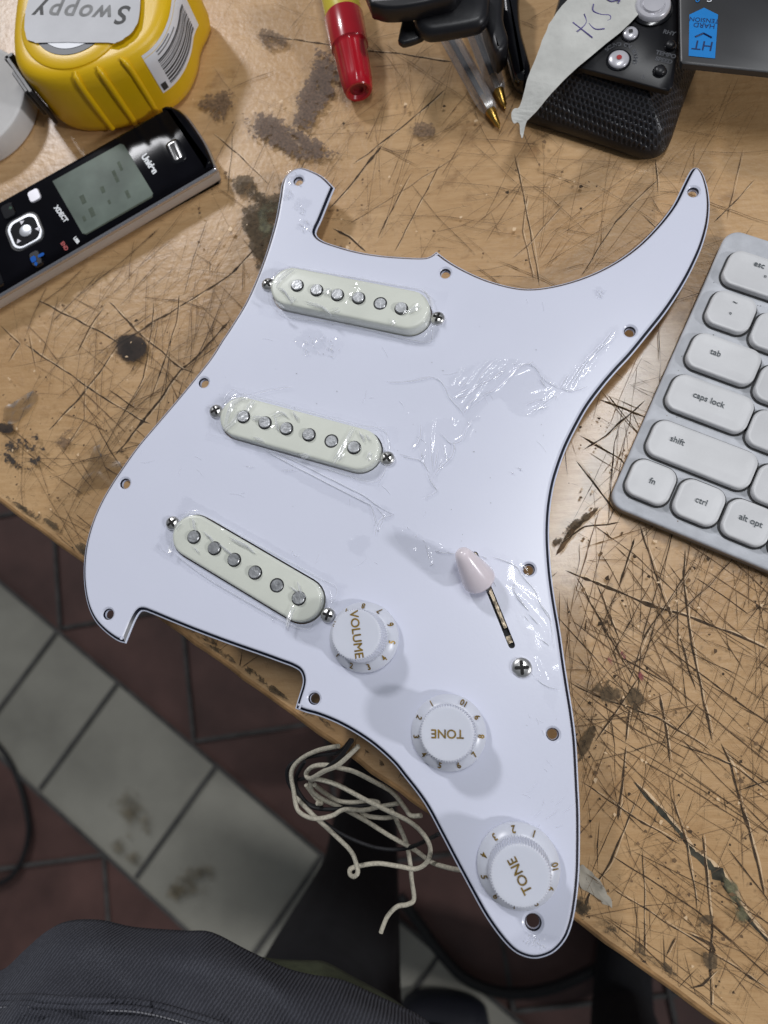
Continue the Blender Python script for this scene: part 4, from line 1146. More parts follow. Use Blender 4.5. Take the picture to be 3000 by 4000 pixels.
b_ = MB(); loft(b_, zed(sq, 0), [(FT - .0012, -.0002), (FT + .0001, 0), (FT + .0002, .0004)], m_lcd); scr = b_.build('screen', phn, 40)
b_ = MB()
for (x, y, w, h_) in ((325,780,46,22),(402,742,34,18),(452,690,66,16),(500,760,42,16),(360,830,48,22),(428,790,22,12),(470,650,50,14),(330,855,28,14)):
    c0 = at(x, y, FT); k = 1 / 9.4e3
    b_.add([c0 + fper * (a * w * k / 2) + fdir * (b * h_ * k / 2) + Vector((0, 0, .00025)) for a, b in ((-1, -1), (1, -1), (1, 1), (-1, 1))], [(0, 1, 2, 3)], m_lcdd)
b_.build('screen_segments', scr, None)
b_ = MB()
def tdir(a, b): d = at(*b, FT) - at(*a, FT); return (d.x, d.y)
put_text(b_, 'Uniden', .0042, at(584, 640, FT) + Vector((0, 0, .00002)), tdir((542, 579), (627, 699)), m_wtxt, bold=.00022)
put_text(b_, 'XDECT', .0032, at(238, 836, FT) + Vector((0, 0, .00002)), tdir((199, 781), (277, 889)), m_wtxt, bold=.00018)
put_text(b_, 'USB', .0022, at(298, 938, FT) + Vector((0, 0, .00002)), tdir((199, 781), (277, 889)), m_wtxt, bold=.00015)
put_text(b_, 'END', .0026, at(254, 964, FT - .0006) + Vector((0, 0, .0006)), tdir((235, 938), (271, 992)), m_rtxt, bold=.0001)
b_.build('lettering', phn, None)
def rr_px(mb, x, y, w, h_, r, z0, z1, material, bev=.0003):
    c0 = at(x, y, z1); k = 1 / 9.4e3
    lp = rrect(c0.x, c0.y, fper, fdir, w * k / 2, h_ * k / 2, r * k, 6)
    loft(mb, lp, [(z0, 0), (z1 - bev, 0), (z1, bev)], material)
    return lp
b_ = MB(); rr_px(b_, 96, 904, 172, 172, 52, FT - .001, FT + .0002, m_black); rr_px(b_, 96, 902, 152, 152, 46, FT, FT + .0008, m_chrome); rr_px(b_, 96, 902, 128, 128, 38, FT + .0005, FT + .0011, m_gloss)
nav = b_.build('navigation_pad', phn, 40)
b_ = MB(); c0 = at(102, 903, FT + .001); b_.lathe([(.0031, FT + .001), (.0031, FT + .0016), (.0026, FT + .0018), (.0002, FT + .00185)], m_chrome, 24, Matrix.Translation((c0.x, c0.y, 0))); b_.build('centre_button', nav)
b_ = MB()
for (x, y, a) in ((72, 942, 240), (147, 893, 60), (85, 868, 150)):
    c0 = at(x, y, FT + .0012); b_.add([c0 + Vector((math.cos(RD(a + t) - 0), math.sin(RD(a + t)), 0)) * .0014 for t in (0, 120, 240)], [(0, 1, 2)], m_btn)
b_.build('arrow_marks', nav, None)
for (x, y, w, h_, mm) in ((132, 762, 62, 56, m_btn), (30, 822, 76, 60, m_gloss), (-20, 1085, 90, 60, m_gloss), (-110, 1000, 90, 60, m_gloss), (-60, 880, 90, 60, m_gloss), (138, 1008, 74, 50, m_satin)):
    b_ = MB(); rr_px(b_, x, y, w, h_, 16, FT - .0012, FT + .0006, mm); b_.build('key', phn)
b_ = MB(); put_text(b_, '*', .004, at(35, 815, FT + .0007), fper, m_gtxt); b_.build('green_mark', phn, None)
b_ = MB()
for (x, y, w, h_) in ((130, 1012, 30, 26), (160, 996, 16, 32), (140, 1030, 22, 14)):
    c0 = at(x, y, FT + .0008); k = 1 / 9.4e3; b_.fill([rrect(c0.x, c0.y, fper, fdir, w * k / 2, h_ * k / 2, 9 * k, 4, FT + .0008)], m_btxt)
b_.build('blue_mark', phn, None)
b_ = MB(); c0 = at(687, 590, FT); k = 1 / 9.4e3
loft(b_, rrect(c0.x, c0.y, fper, fdir, 62 * k, 34 * k, 24 * k, 6), [(FT - .0012, -.0003), (FT - .0001, 0), (FT + .0003, .001), (FT + .0002, .0022)], m_gloss)
loft(b_, rrect(c0.x, c0.y, fper, fdir, 42 * k, 6 * k, 5 * k, 4), [(FT, 0), (FT + .00035, 0)], m_pit)
b_.build('earpiece', phn)

# ================================================================== TAPE MEASURE
TT = .037
tl = [(95,-190),(55,-60),(36,70),(32,160),(42,225),(72,272),(125,300),(200,312),(300,303),(420,270),(520,226),(600,165),(650,80),(672,-20),(676,-190)]
tz = zed(crom(pts(tl, TT), 5), 0)
tape = thing('tape_measure', at(420, 350), 'yellow tape measure with worn paper label and barcode sticker', 'tape measure')
b_ = MB()
loft(b_, tz, [(.0, .003), (.002, .0008), (.006, 0), (.029, 0), (.033, .0006), (.0355, .0022), (TT - .0002, .0048), (TT, .0075)], m_yellow)
# side ribs: shallow capsules running down the wall
def wall(px, py, z):                                        # the wall point below a point of the rim
    p = at(px, py, TT); p.z = z; return p
cen = sum(tz, Vector()) / len(tz)
for (x0, y0) in ((292, 305), (392, 281), (492, 240)):
    p = at(x0, y0, TT); nrm = (Vector((p.x, p.y, 0)) - Vector((cen.x, cen.y, 0))).normalized()
    path = [p - nrm * .0035 + Vector((0, 0, -.0004)), p - nrm * .0012 + Vector((0, 0, -.0018)), p - nrm * .0002 + Vector((0, 0, -.006)), Vector((p.x, p.y, .016)) - nrm * .0002, Vector((p.x, p.y, .003)) - nrm * .0008]
    b_.tube(crom(path, 4, False), [.0010] * 3 + [.0015] * 14, m_yellow, 12)
case = b_.build('case', tape, 45)
b_ = MB()
cc = at(285, 70, TT + .001)
b_.lathe([(.0262, TT - .001), (.0262, TT + .0004), (.0252, TT + .0011), (.0203, TT + .0012)], m_yellow, 64, Matrix.Translation((cc.x, cc.y, 0)), True, True)
b_.build('raised_ring', case, 50)
b_ = MB()
b_.lathe([(.0198, TT + .0011), (.0198, TT + .00145), (.0170, TT + .0015)], m_dgrey, 64, Matrix.Translation((cc.x, cc.y, 0)))
b_.lathe([(.0168, TT + .0013), (.0168, TT + .0017), (.0001, TT + .00172)], m_whitep, 64, Matrix.Translation((cc.x, cc.y, 0)))
b_.build('centre_disc', tape, 40)
lab = pts([(128,-60),(106,20),(97,70),(98,120),(108,155),(150,168),(300,168),(450,168),(490,150),(530,105),(548,40),(545,-60)], TT + .0018)
lab = zed(crom(lab, 4, True, {0, 11, 5, 7}), 0)
lab = [p + Vector((noise.noise(p * 700), noise.noise(p * 700 + Vector((5, 5, 5))), 0)) * .0006 for p in lab]
b_ = MB(); loft(b_, lab, [(TT + .0018, 0), (TT + .0020, 0)], m_paper)
lb = b_.build('paper_label', tape, None)
b_ = MB()
px_ = tuple(-(at(500, 48, TT) - at(140, 48, TT)).normalized())[:2]
for ch, x, y, mm, sz in (('S', 484, 54, m_print, .0135), ('w', 407, 50, m_print2, .0128), ('o', 338, 48, m_print2, .0128), ('p', 278, 46, m_print2, .0128), ('p', 219, 44, m_print2, .0128), ('y', 158, 42, m_print, .0128)):
    put_text(b_, ch, sz, at(x, y, TT + .0021), px_, mm, shear=.18, bold=.00022)
b_.build('lettering', lb, None)
# barcode sticker lying on the wall and over its rounded edge
def wall_pt(s, z, out=.0004):
    n = len(tz); i = int(s) % n; f = s - int(s); p = tz[i].lerp(tz[(i + 1) % n], f)
    q = tz[(i + 1) % n] - tz[i - 1]; nr = Vector((q.y, -q.x, 0)).normalized()
    if nr.dot(p - cen) < 0: nr = -nr
    ins = 0 if z < .029 else (z - .029) / .004 * .0006 if z < .033 else .0006 + (z - .033) / .0025 * .0016
    return p + nr * (out - ins) + Vector((0, 0, z))
S0, S1 = 51.5, 66.5
b_ = MB(); ns, nzz = 30, 8
def band(sa, sb, za, zb, material, out):
    vs = [wall_pt(sa + (sb - sa) * i / ns, za + (zb - za) * j / nzz, out) for j in range(nzz + 1) for i in range(ns + 1)]
    b_.add(vs, [(j * (ns + 1) + i, j * (ns + 1) + i + 1, (j + 1) * (ns + 1) + i + 1, (j + 1) * (ns + 1) + i) for j in range(nzz) for i in range(ns)], material)
band(S0, S1, .013, .0345, m_whitep, .0003)
st = b_.build('barcode_sticker', tape, 60)
b_ = MB(); z = .0150
while z < .0290:
    w = random.choice((.0003, .0005, .0008, .0011)); ns, nzz = 24, 1
    band(S0 + 2.4, S1 - .8, z, z + w, m_print, .00042); z += w + random.choice((.0003, .0005, .0007))
band(S0 + .4, S0 + 1.6, .0140, .0180, m_print, .00042)
band(S0 + 3.0, S0 + 9.5, .0306, .0312, m_print2, .00042); band(S0 + 3.0, S0 + 7.5, .0321, .0326, m_print2, .00042)
b_.build('barcode', st, None)
# black belt clip on the left wall
b_ = MB()
pa, pb = at(52, 255, .030), at(205, 455, .012)
e = Vector((pb.x - pa.x, pb.y - pa.y, 0)); Lc = e.length; e.normalize(); e2 = Vector((-e.y, e.x, 0))
if e2.x > 0: e2 = -e2
cq = Vector(((at(70, 262, .02) + at(165, 400, .02)) / 2))
for (du, dv, hu, hv, z0, z1) in ((0, .001, .0135, .0011, .006, .028), (.002, .0028, .0075, .0010, .010, .026), (-.012, .0, .0012, .0026, .006, .028)):
    c0 = Vector((cq.x, cq.y, 0)) + e * du + e2 * dv
    l = rrect(c0.x, c0.y, e, e2, hu, hv, min(hu, hv) * .8, 3); loft(b_, l, [(z0, .0004), (z0 + .0006, 0), (z1 - .0006, 0), (z1, .0004)], m_black)
b_.build('belt_clip', tape)

# ================================================================== FROSTED TUB
b_ = MB(); c0 = at(-122, 392, .011)
b_.lathe([(.0305, 0), (.0316, .001), (.0318, .0105), (.0312, .0118), (.0300, .0122), (.0290, .0119), (.0001, .0118)], m_tub, 64, Matrix.Translation((c0.x, c0.y, 0)))
o = b_.build('plastic_tub', None, 40, (c0.x, c0.y, 0)); tag(o, 'low round frosted white tub at the left behind the tape measure', 'tub')

# ================================================================== MARKER PEN
mk0, mk1 = at(1401, 358, .0072), at(1344, 72, .0093)
mx = (mk1 - mk0).normalized(); Lm = (mk1 - mk0).length
mkr = thing('marker_pen', (mk0.x, mk0.y, 0), 'fat yellow marker pen with a fluted red cap lying on the bench', 'marker')
q = Matrix.Translation(mk0) @ mx.to_track_quat('Z', 'Y').to_matrix().to_4x4()
b_ = MB()
fl_ = lambda lv, i: (1 + .028 * (1 if (i % 6) < 3 else -1)) if 4 <= lv <= 5 else 1
st_ = Lm * .60
b_.lathe([(r_ * 1.22, z_) for r_, z_ in [(.0001, .0022), (.0020, .0022), (.00215, .0010), (.0032, .0012)]], m_redd, 72, q, True, False)
b_.lathe([(r_ * 1.22, z_) for r_, z_ in [(.0032, .0012), (.0040, .0000), (.0050, -.0002), (.0055, .0006), (.0059, .006), (.0064, st_ - .002), (.0067, st_ - .0008), (.0073, st_), (.00735, st_ + .002), (.0077, Lm), (.0076, Lm + .0003)]], m_red, 72, q, False, True, mod=fl_)
b_.build('cap', mkr, 40)
b_ = MB(); b_.lathe([(r_ * 1.22, z_) for r_, z_ in [(.0070, Lm + .0002), (.0072, Lm + .004), (.0074, Lm + .05), (.0066, Lm + .056)]], m_yel2, 48, q); b_.build('barrel', mkr, 50)

# ================================================================== BALLPOINTS
def pen(tip, conebase, far, label):
    t0 = at(*tip, .0022); t1 = at(*conebase, .0034); t2 = at(*far, .0046)
    d = (t1 - t0).normalized(); d2 = (t2 - t1).normalized()
    o = thing('ballpoint_pen', (t0.x, t0.y, 0), label, 'pen', group='clear ballpoint pens by the recorder')
    b_ = MB(); Lc = (t1 - t0).length
    q = Matrix.Translation(t0) @ d2.to_track_quat('Z', 'Y').to_matrix().to_4x4()
    b_.lathe([(.0003, 0), (.0005, .0008), (.0010, .0016), (.0013, .002), (.0025, Lc), (.0025, Lc + .001), (.0016, Lc + .0012), (.0016, Lc + .009)], m_brass, 24, q); b_.build('brass_tip', o, 40)
    Lb = Lc + (t2 - t1).length + .06
    b_ = MB(); b_.lathe([(.0030, Lc + .0004), (.0040, Lc + .003), (.0045, Lc + .010), (.0046, Lb)], m_clear_haze, 6, q, False, False); b_.build('clear_barrel', o, 20)
    b_ = MB(); b_.lathe([(.0011, Lc + .0092), (.0013, Lc + .010), (.0013, Lb)], m_inkt, 16, q); b_.build('ink_tube', o, 40)
pen((1952,501), (1918,432), (1745,118), 'clear ballpoint pen with brass tip, the one lying nearer the pickguard')
pen((1974,424), (1953,352), (1852,92), 'clear ballpoint pen with brass tip, the one tucked beside the black clamp arm')

# ================================================================== BLACK CLAMP
cl = thing('plastic_clamp', at(1900, 120), 'black plastic spring clamp resting over the two clear pens', 'clamp')
def slab(name, lst, z, th, material=m_black, bev=.0012, n=4, corners=(), z_of=None):
    lp = zed(crom(pts(lst, z), n, True, corners), 0); b = MB()
    loft(b, lp, [(z - th, bev * .6), (z - th + bev, 0), (z - bev, 0), (z - bev * .3, bev * .4), (z, bev * 1.2)], material)
    return b.build(name, cl, 50)
slab('head', [(1436,-120),(1440,0),(1462,18),(1510,28),(1590,22),(1690,2),(1780,-30),(1780,-120)], .040, .0088)
slab('jaw', [(1640,20),(1700,-40),(1890,-60),(1910,20),(1890,75),(1840,95),(1720,116),(1660,118),(1622,90),(1618,50)], .032, .008, m_black, .0025)
slab('foot', [(1582,40),(1612,72),(1654,128),(1640,146),(1580,166),(1558,158),(1556,140)], .0265, .0035, m_black, .0008, 3)
slab('bridge', [(1850,-80),(1960,-80),(1965,60),(1985,150),(1940,200),(1905,120),(1880,40)], .026, .0145, m_black, .002)
slab('arm', [(1945,-120),(1950,0),(1962,100),(1985,205),(2012,285),(2055,300),(2072,250),(2060,190),(2036,100),(2028,0),(2028,-120)], .013, .0128, m_gloss, .003)

# ================================================================== SOUND RECORDER
RT = .026
rl = [(2230,-220),(2180,0),(2120,190),(2064,340),(2040,410),(2046,446),(2078,462),(2220,506),(2380,558),(2480,592),(2535,602),(2590,585),(2622,545),(2660,432),(2722,265),(2830,0),(2920,-220)]
rz = zed(crom(pts(rl, .006), 4, True, {0, 16}), 0)
rec = thing('sound_recorder', at(2400, 250), 'black sound recorder with perforated grille, silver buttons and strip of masking tape', 'recorder')
b_ = MB(); loft(b_, rz, [(.0, .002), (.002, .0004), (.0042, 0), (.0062, .0004), (.0078, .0012)], m_black, True, True); b_.build('body', rec, 60)
def dist_in(x, y, lp):
    ins = False; best = 9; n = len(lp)
    for i in range(n):
        a, b = lp[i], lp[i - 1]
        if (a.y > y) != (b.y > y) and x < (b.x - a.x) * (y - a.y) / (b.y - a.y) + a.x: ins = not ins
        e = b - a; t = max(0, min(1, ((x - a.x) * e.x + (y - a.y) * e.y) / max(1e-12, e.length_squared)))
        best = min(best, math.hypot(x - a.x - e.x * t, y - a.y - e.y * t))
    return best if ins else -best
GP = [(0, .0050), (.0012, .0080), (.004, .0130), (.009, .0180), (.015, .0218), (.022, .0245), (.030, .0258), (.038, .0260), (1, .0260)]
def gz(d):
    for (d0, z0), (d1, z1) in zip(GP, GP[1:]):
        if d < d1: return z0 + (z1 - z0) * (max(d, 0) - d0) / (d1 - d0)
b_ = MB(); st = .00055; x0, x1 = min(p.x for p in rz), max(p.x for p in rz); y0 = min(p.y for p in rz); y1 = at(2400, -60, RT).y
nx, ny = int((x1 - x0) / st), int((y1 - y0) / st); D = {}
for i in range(nx + 2):
    for j in range(ny + 2): D[i, j] = dist_in(x0 + i * st, y0 + j * st, rz)
vi = {}; vs = []; fs = []
def gv(i, j):
    if (i, j) not in vi: vi[i, j] = len(vs); vs.append(Vector((x0 + i * st, y0 + j * st, gz(D[i, j]))))
    return vi[i, j]
for i in range(nx + 1):
    for j in range(ny + 1):
        if min(D[i, j], D[i + 1, j], D[i, j + 1], D[i + 1, j + 1]) > .0004: fs.append((gv(i, j), gv(i + 1, j), gv(i + 1, j + 1), gv(i, j + 1)))
b_.add(vs, fs, m_grill); b_.build('grille', rec, 70)
pnl = zed(crom(pts([(2330,-220),(2200,130),(2262,262),(2430,306),(2596,350),(2618,344),(2634,305),(2660,60),(2690,-220)], RT + .0012), 4, True, {0, 1, 2, 8}), 0)
b_ = MB(); loft(b_, pnl, [(RT - .0015, 0), (RT + .0008, 0), (RT + .0012, .0005)], m_satin); b_.build('top_panel', rec, 50)
RP = RT + .0013
def button(x, y, rpx, material, h_=.0012, name='button'):
    c0 = at(x, y, RP + h_); r = rpx / 9.3e3; b = MB()
    T = Matrix.Translation((c0.x, c0.y, 0))
    b.lathe([(r * 1.22, RP - .0005), (r * 1.22, RP + .0003), (r * 1.05, RP + .0003)], m_gloss, 32, T, False, True)
    b.lathe([(r, RP), (r, RP + h_ * .6), (r * .88, RP + h_), (r * .45, RP + h_ * 1.25), (r * .01, RP + h_ * 1.3)], material, 32, T)
    return b.build(name, rec, 60), c0
bt, c0 = button(2463, 125, 29, m_btn); b_ = MB(); b_.add([c0 + Vector((a * .0008, b * .0008, .0007)) for a, b in ((-1, -1), (1, -1), (1, 1), (-1, 1))], [(0, 1, 2, 3)], m_print); b_.build('stop_mark', bt, None)
bt, c0 = button(2418, 227, 39, m_btn); b_ = MB(); b_.fill([circ(c0.x, c0.y, .0011, 20, c0.z + .0006)], m_rtxt); b_.build('record_dot', bt, None)
button(2580, 269, 22, m_black, .0016); button(2621, 170, 19, m_black, .0016)
c0 = at(2553, 12, RP + .003); b_ = MB(); T = Matrix.Translation((c0.x, c0.y, 0))
b_.lathe([(.0086, RP), (.0086, RP + .0006), (.0078, RP + .0010)], m_gloss, 48, T); b_.lathe([(.0074, RP), (.0072, RP + .0022), (.0066, RP + .0028), (.0055, RP + .0026), (.0046, RP + .0026), (.0042, RP + .0034), (.0001, RP + .0036)], m_btn, 48, T); b_.build('dial', rec, 40)
b_ = MB()
rt = (at(2600, 347, RP) - at(2262, 262, RP)); rt = (rt.x, rt.y)
put_text(b_, 'TEMPO', .0026, at(2601, 213, RP), rt, m_gtx2, bold=.0001); put_text(b_, 'SPEED', .0026, at(2593, 236, RP), rt, m_gtx2, bold=.0001)
put_text(b_, 'RHY', .0026, at(2614, 128, RP), rt, m_gtx2, bold=.0001); put_text(b_, 'R', .0026, at(2513, 303, RP), rt, m_gtx2)
cw = at(2418, 227, RP)
word = 'SOUND ON SOUND'; rb = math.atan2(rt[1], rt[0])
for i, ch in enumerate(word):
    a = RD(158 - i * 12.2) + rb
    if ch != ' ': put_text(b_, ch, .0024, cw + Vector((math.cos(a), math.sin(a), 0)) * .0066, (math.sin(a), -math.cos(a)), m_gtx2, bold=.0001)
b_.build('lettering', rec, None)
# masking tape strip draped over it
TZ = RT + .0035
tp = [(2330,-220),(2265,-60),(2217,0),(2157,72),(2125,140),(2102,199),(2058,313),(2031,398),(2010,405),(1998,428),(2012,452),(2030,446),(2034,478),(2040,503),(2050,470),(2062,440),(2115,398),(2180,335),(2259,259),(2422,127),(2530,18),(2560,-20),(2760,-220)]
tps = crom(pts(tp, TZ), 3)
tps = [p + Vector((noise.noise(p * 300), noise.noise(p * 300 + Vector((9, 0, 0))), 0)) * .0005 for p in tps]
b_ = MB()
far_ = at(2040, 480, 0); 
def drape(p, dz=0.0):
    d = (Vector((p.x, p.y, 0)) - Vector((at(2040, 480, TZ).x, at(2040, 480, TZ).y, 0))).length
    return Vector((p.x, p.y, TZ - .0075 * max(0, 1 - d / .022) ** 1.5 + .0006 * noise.noise(Vector((p.x * 90, p.y * 90, 0))) + dz))
n = len(tps)
b_.loop_stack([[drape(p, -.00025) for p in tps], [drape(p) for p in tps]], m_tape, False, False)
b_.fill([[drape(p) for p in tps]], m_tape); b_.fill([[drape(p, -.00025) for p in tps]], m_tape)
mt = b_.build('masking_tape', rec, None)
b_ = MB()
for st_ in ([(395,145),(440,180),(480,212),(520,245)], [(468,92),(482,140),(455,178),(420,205)], [(498,150),(540,188),(600,186)], [(528,30),(526,70),(575,92),(632,98),(638,122),(618,132)], [(600,-10),(640,12),(690,4),(685,25)], [(690,-60),(670,-20),(700,10)]):
    l = [at(2000 + x / 1.659, y / 1.659, TZ) for x, y in st_]
    b_.tube([drape(p, .0001) for p in crom(l, 5, False)], .00028, m_pen, 5)
b_.build('handwriting', mt, None)

# ================================================================== STRING PACKET
pz = RT + .0060
pk_ = thing('string_packet', at(2850, 100), 'dark grey string packet with bright blue HT panel lying on the recorder', 'packet')
pkl = zed(crom(pts([(2652,-220),(2656,0),(2658,150),(2660,236),(2668,246),(2800,260),(3000,281),(3250,306),(3250,-220)], pz), 3, True, set(range(9))), 0)
b_ = MB(); loft(b_, pkl, [(pz - .0034, .0004), (pz - .003, 0), (pz - .0004, 0), (pz, .0006)], m_packet); b_.build('sleeve', pk_, 40)
b_ = MB(); b_.fill([pts([(2693,57),(2750,30),(2805,57),(2793,228),(2690,218)], pz + .0002)], m_blue); bl = b_.build('blue_panel', pk_, None)
b_ = MB(); xd = at(2690, 200, pz) - at(2793, 210, pz); xd = (xd.x, xd.y); zz = Vector((0, 0, .0003))
put_text(b_, 'HT', .0062, at(2744, 178, pz) + zz, xd, m_navy); put_text(b_, 'HARD', .0031, at(2750, 101, pz) + zz, xd, m_navy); put_text(b_, 'TENSION', .0028, at(2750, 80, pz) + zz, xd, m_navy)
ch = [at(x, y, pz + .0003) for x, y in ((2716, 144), (2748, 130), (2780, 147))]
b_.tube(ch, .00035, m_navy, 5)
b_.build('lettering', bl, None)
b_ = MB(); put_text(b_, '0', .004, at(2725, -2, pz) + zz, xd, m_blue); b_.build('lettering', pk_, None)
b_ = MB(); put_text(b_, 'S', .005, at(2772, -6, pz) + zz, xd, m_wtxt); b_.build('lettering', pk_, None)

# ================================================================== TAPE SCRAPS ON THE BENCH
def scrap(lst, label, seed, material=m_scrap):
    lp = crom(pts(lst, 0), 4); lp = [p + Vector((noise.noise(p * 400 + Vector((seed, 0, 0))), noise.noise(p * 400 + Vector((0, seed, 0))), 0)) * .0009 for p in lp]
    c0 = sum(lp, Vector()) / len(lp); n = len(lp); b = MB(); vs = []
    for rr in (1, .7, .4, .15):
        for p in lp:
            q = c0.lerp(p, rr); q.z = .0009 + .0007 * noise.noise(Vector((q.x * 260, q.y * 260, seed))); vs.append(q)
    b.add(vs, [(k * n + i, k * n + (i + 1) % n, (k + 1) * n + (i + 1) % n, (k + 1) * n + i) for k in range(3) for i in range(n)] + [tuple(3 * n + i for i in range(n))], material)
    o = b.build('tape_scrap', None, 80, (c0.x, c0.y, 0)); tag(o, label, 'tape scrap')
scrap([(370,1750),(400,1740),(395,1770),(450,1790),(480,1830),(440,1900),(360,1915),(300,1940),(320,1880),(345,1820)], 'torn piece of clear tape stuck down beside the bridge end of the pickguard', 3)
scrap([(2270,3380),(2300,3395),(2350,3450),(2392,3520),(2385,3545),(2340,3510),(2262,3455)], 'narrow torn strip of pale tape poking out beside the lower knob', 8, mat('pale_tape', (0.42, 0.38, 0.31), 0.6, var=0.2, scale=200))
scrap([(20,1600),(60,1570),(130,1530),(150,1560),(110,1620),(50,1660),(20,1640)], 'crumpled glassy tape scrap near the left side of the bench', 13)

# ================================================================== PERSON, CABLES
jk = [(-160,3850),(0,3795),(94,3713),(180,3639),(259,3607),(376,3605),(509,3633),(705,3647),(815,3654),(956,3725),(1097,3791),(1200,3820),(1333,3844),(1465,3903),(1598,3963),(1670,4010),(1720,4080)]
def hump(edge, z_edge, drop, depth_px, rise, n=26, thick=.004):
    """cloth bulging towards the camera: from its far hem back and up to the wearer"""
    E = crom([Vector((x, y, 0)) for x, y in edge], 5, False)
    rows = []
    for j in range(n + 1):
        t = j / n; row = []
        for i, p in enumerate(E):
            y = p.y + (4560 - p.y) * t
            z = z_edge - drop * max(0, 1 - t * 9) ** 2 + rise * (1 - (1 - t) ** 2)
            q = at(p.x + (p.x - 700) * .05 * t, y, z)
            q.z += .009 * noise.noise(Vector((p.x * .0032 + t * 2, t * 7 - p.x * .002, 1))) * min(1, t * 5) + .0015 * noise.noise(Vector((p.x * .012, t * 16, 4))) * min(1, t * 6)
            row.append(q)
        rows.append(row)
    return rows
body = MB()
hip = at(1150, 4330, -.20); knee = at(1405, 3420, -.50); ank = at(1440, 3060, -.78)
hip2 = at(2500, 4900, -.20); knee2 = at(2500, 4330, -.50); ank2 = at(2430, 3960, -.79)
pel = (hip + hip2) / 2 + Vector((0, -.06, .08))
bm_v = [pel, hip, hip.lerp(knee, .55), knee, knee.lerp(ank, .6), ank, ank + Vector((.03, .10, -.055)), hip2, hip2.lerp(knee2, .55), knee2, knee2.lerp(ank2, .6), ank2, ank2 + Vector((.02, .11, -.05)), pel + Vector((0, -.01, .14))]
bm_e = [(0, 1), (1, 2), (2, 3), (3, 4), (4, 5), (5, 6), (0, 7), (7, 8), (8, 9), (9, 10), (10, 11), (11, 12), (0, 13)]
rad = [.11, .070, .056, .042, .042, .040, .034, .070, .058, .046, .046, .042, .036, .11]
me = bpy.data.meshes.new('person'); me.from_pydata([tuple(p) for p in bm_v], bm_e, [])
person = bpy.data.objects.new('person', me); COL.objects.link(person)
sk = person.modifiers.new('skin', 'SKIN'); sk.use_smooth_shade = True
lay = me.skin_vertices[0] if me.skin_vertices else None
if lay is None:
    bmx = bmesh.new(); bmx.from_mesh(me); bmx.verts.layers.skin.verify(); bmx.to_mesh(me); bmx.free(); lay = me.skin_vertices[0]
for i, r_ in enumerate(rad): lay.data[i].radius = (r_, r_)
lay.data[0].use_root = True
ss = person.modifiers.new('subsurf', 'SUBSURF'); ss.levels = ss.render_levels = 2
dg = bpy.context.evaluated_depsgraph_get()
me2 = bpy.data.meshes.new_from_object(person.evaluated_get(dg)); person.modifiers.clear(); person.data = me2
me2.materials.clear(); me2.materials.append(m_cloth_k)
for p in me2.polygons: p.use_smooth = True; p.material_index = 0
tag(person, 'person in grey denim jacket, olive shirt and black trousers standing at the bench', 'person')
def sheet(rows, material, name, thick=.004):
    b = MB(); n = len(rows[0])
    fs = [(k * n + i, k * n + i + 1, (k + 1) * n + i + 1, (k + 1) * n + i) for k in range(len(rows) - 1) for i in range(n - 1)]
    b.add([p for r_ in rows for p in r_], fs, material)
    hem = [rows[0], [p + Vector((0, .0, -thick)) for p in rows[0]], [p + Vector((0, -.02, -thick * 4)) for p in rows[0]]]
    b.add([p for r_ in hem for p in r_], [(k * n + i, k * n + i + 1, (k + 1) * n + i + 1, (k + 1) * n + i) for k in range(2) for i in range(n - 1)], material)
    return b
jr = hump(jk, -.020, .012, 600, .055)
b_ = sheet(jr, m_denim, 'denim_jacket')
jo = b_.build('denim_jacket', person, 60)
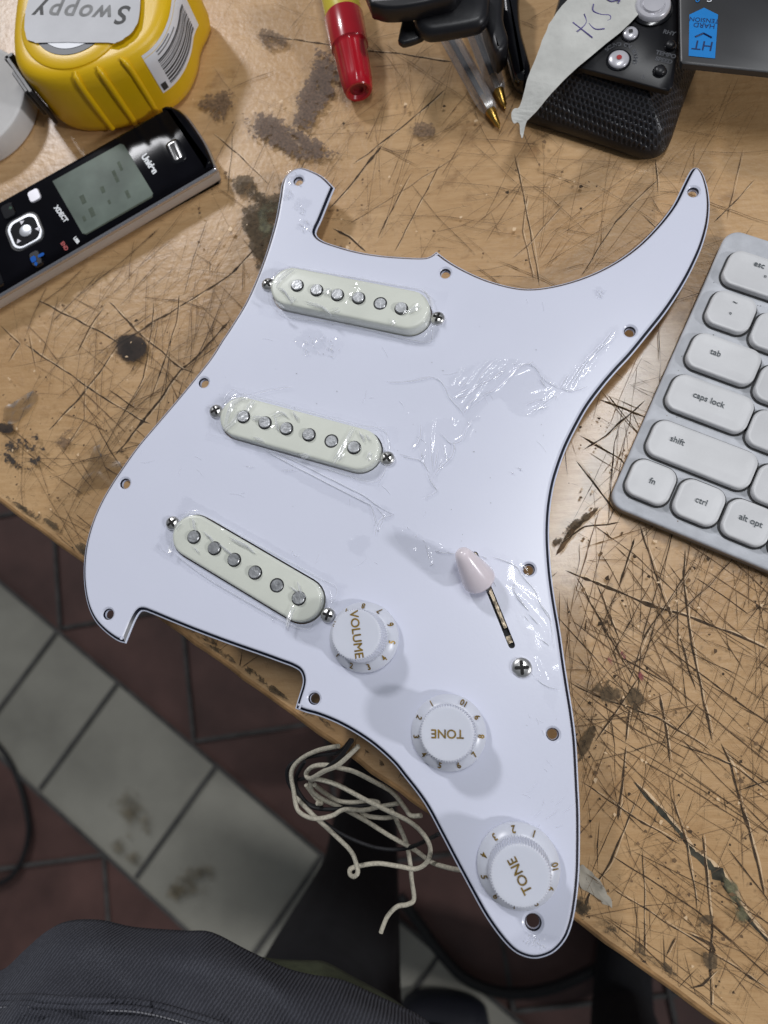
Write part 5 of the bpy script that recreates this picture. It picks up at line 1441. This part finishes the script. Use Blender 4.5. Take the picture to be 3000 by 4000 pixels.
# turned double seam
b_ = MB()
seam = crom([Vector((x, y, 0)) for x, y in [(-100,3918),(0,3902),(120,3898),(240,3905),(380,3912),(520,3918),(640,3940),(760,3975),(840,4000),(960,4050)]], 8, False)
EJ = crom([Vector((x, y, 0)) for x, y in jk], 5, False)
def on_jacket(x, y, up):
    i = min(range(len(EJ) - 1), key=lambda k: abs((EJ[k].x + EJ[k + 1].x) / 2 - x)); p = EJ[i]
    f = max(0, min(1, (y - p.y) / (4560 - p.y))) * (len(jr) - 1); j = min(int(f), len(jr) - 2)
    q = jr[j][i].lerp(jr[j + 1][i], f - j)
    return at(x, y, q.z + up)
b_.tube([on_jacket(p.x, p.y, .0004) for p in seam], .0016, m_denim, 8)
b_.tube([on_jacket(p.x, p.y + 24, .0004) for p in seam], .0014, m_denim, 8)
for k, p in enumerate(seam[:-1]):
    for dy in (-9, 34):
        n2 = seam[k + 1]
        b_.tube([on_jacket(p.x, p.y + dy, .0010), on_jacket(p.x + (n2.x - p.x) * .6, p.y + (n2.y - p.y) * .6 + dy, .0010)], .00035, m_stitch, 5)
b_.build('seam', jo, 60)
olv = [(940,3735),(1020,3752),(1110,3762),(1200,3764),(1266,3771),(1366,3824),(1465,3877),(1532,3917),(1590,3960),(1640,4000),(1690,4060)]
b_ = sheet(hump(olv, -.045, .012, 500, .02), m_olive, 'shirt_hem'); b_.build('shirt_hem', person, 60)

b_ = MB(); b_.tube(crom([at(x, y, FZ + .02) for x, y in [(1560,3500),(1640,3610),(1710,3710),(1800,3810),(1900,3862),(2010,3880),(2150,3862),(2300,3800),(2450,3720),(2700,3600)]], 6, False), .0075, m_rubber, 10)
o = b_.build('floor_cable', None, 80, at(1900, 3862, FZ)); tag(o, 'thick black cable curving over the floor under the bench', 'cable')
b_ = MB(); b_.tube(crom([at(x, y, FZ + .010) for x, y in [(-200,2700),(0,2920),(70,3050),(105,3180),(110,3270),(80,3370),(20,3440),(-150,3500)]], 6, False), .0040, m_rubber, 10)
o = b_.build('floor_cable', None, 80, at(100, 3200, FZ)); tag(o, 'thin dark cable looping over red tiles at lower left', 'cable')
b_ = MB()
shl = zed(crom(pts([(1560,3990),(1580,3940),(1660,3918),(1780,3925),(1860,3955),(1900,4010),(1880,4120),(1600,4120)], FZ + .05), 4), 0)
loft(b_, shl, [(FZ, 0), (FZ + .02, -.002), (FZ + .04, .004), (FZ + .052, .02)], m_shoe)
o = b_.build('shoe', person, 60)
for o in bpy.data.objects:
    if 'local_frame_' in o: del o['local_frame_']
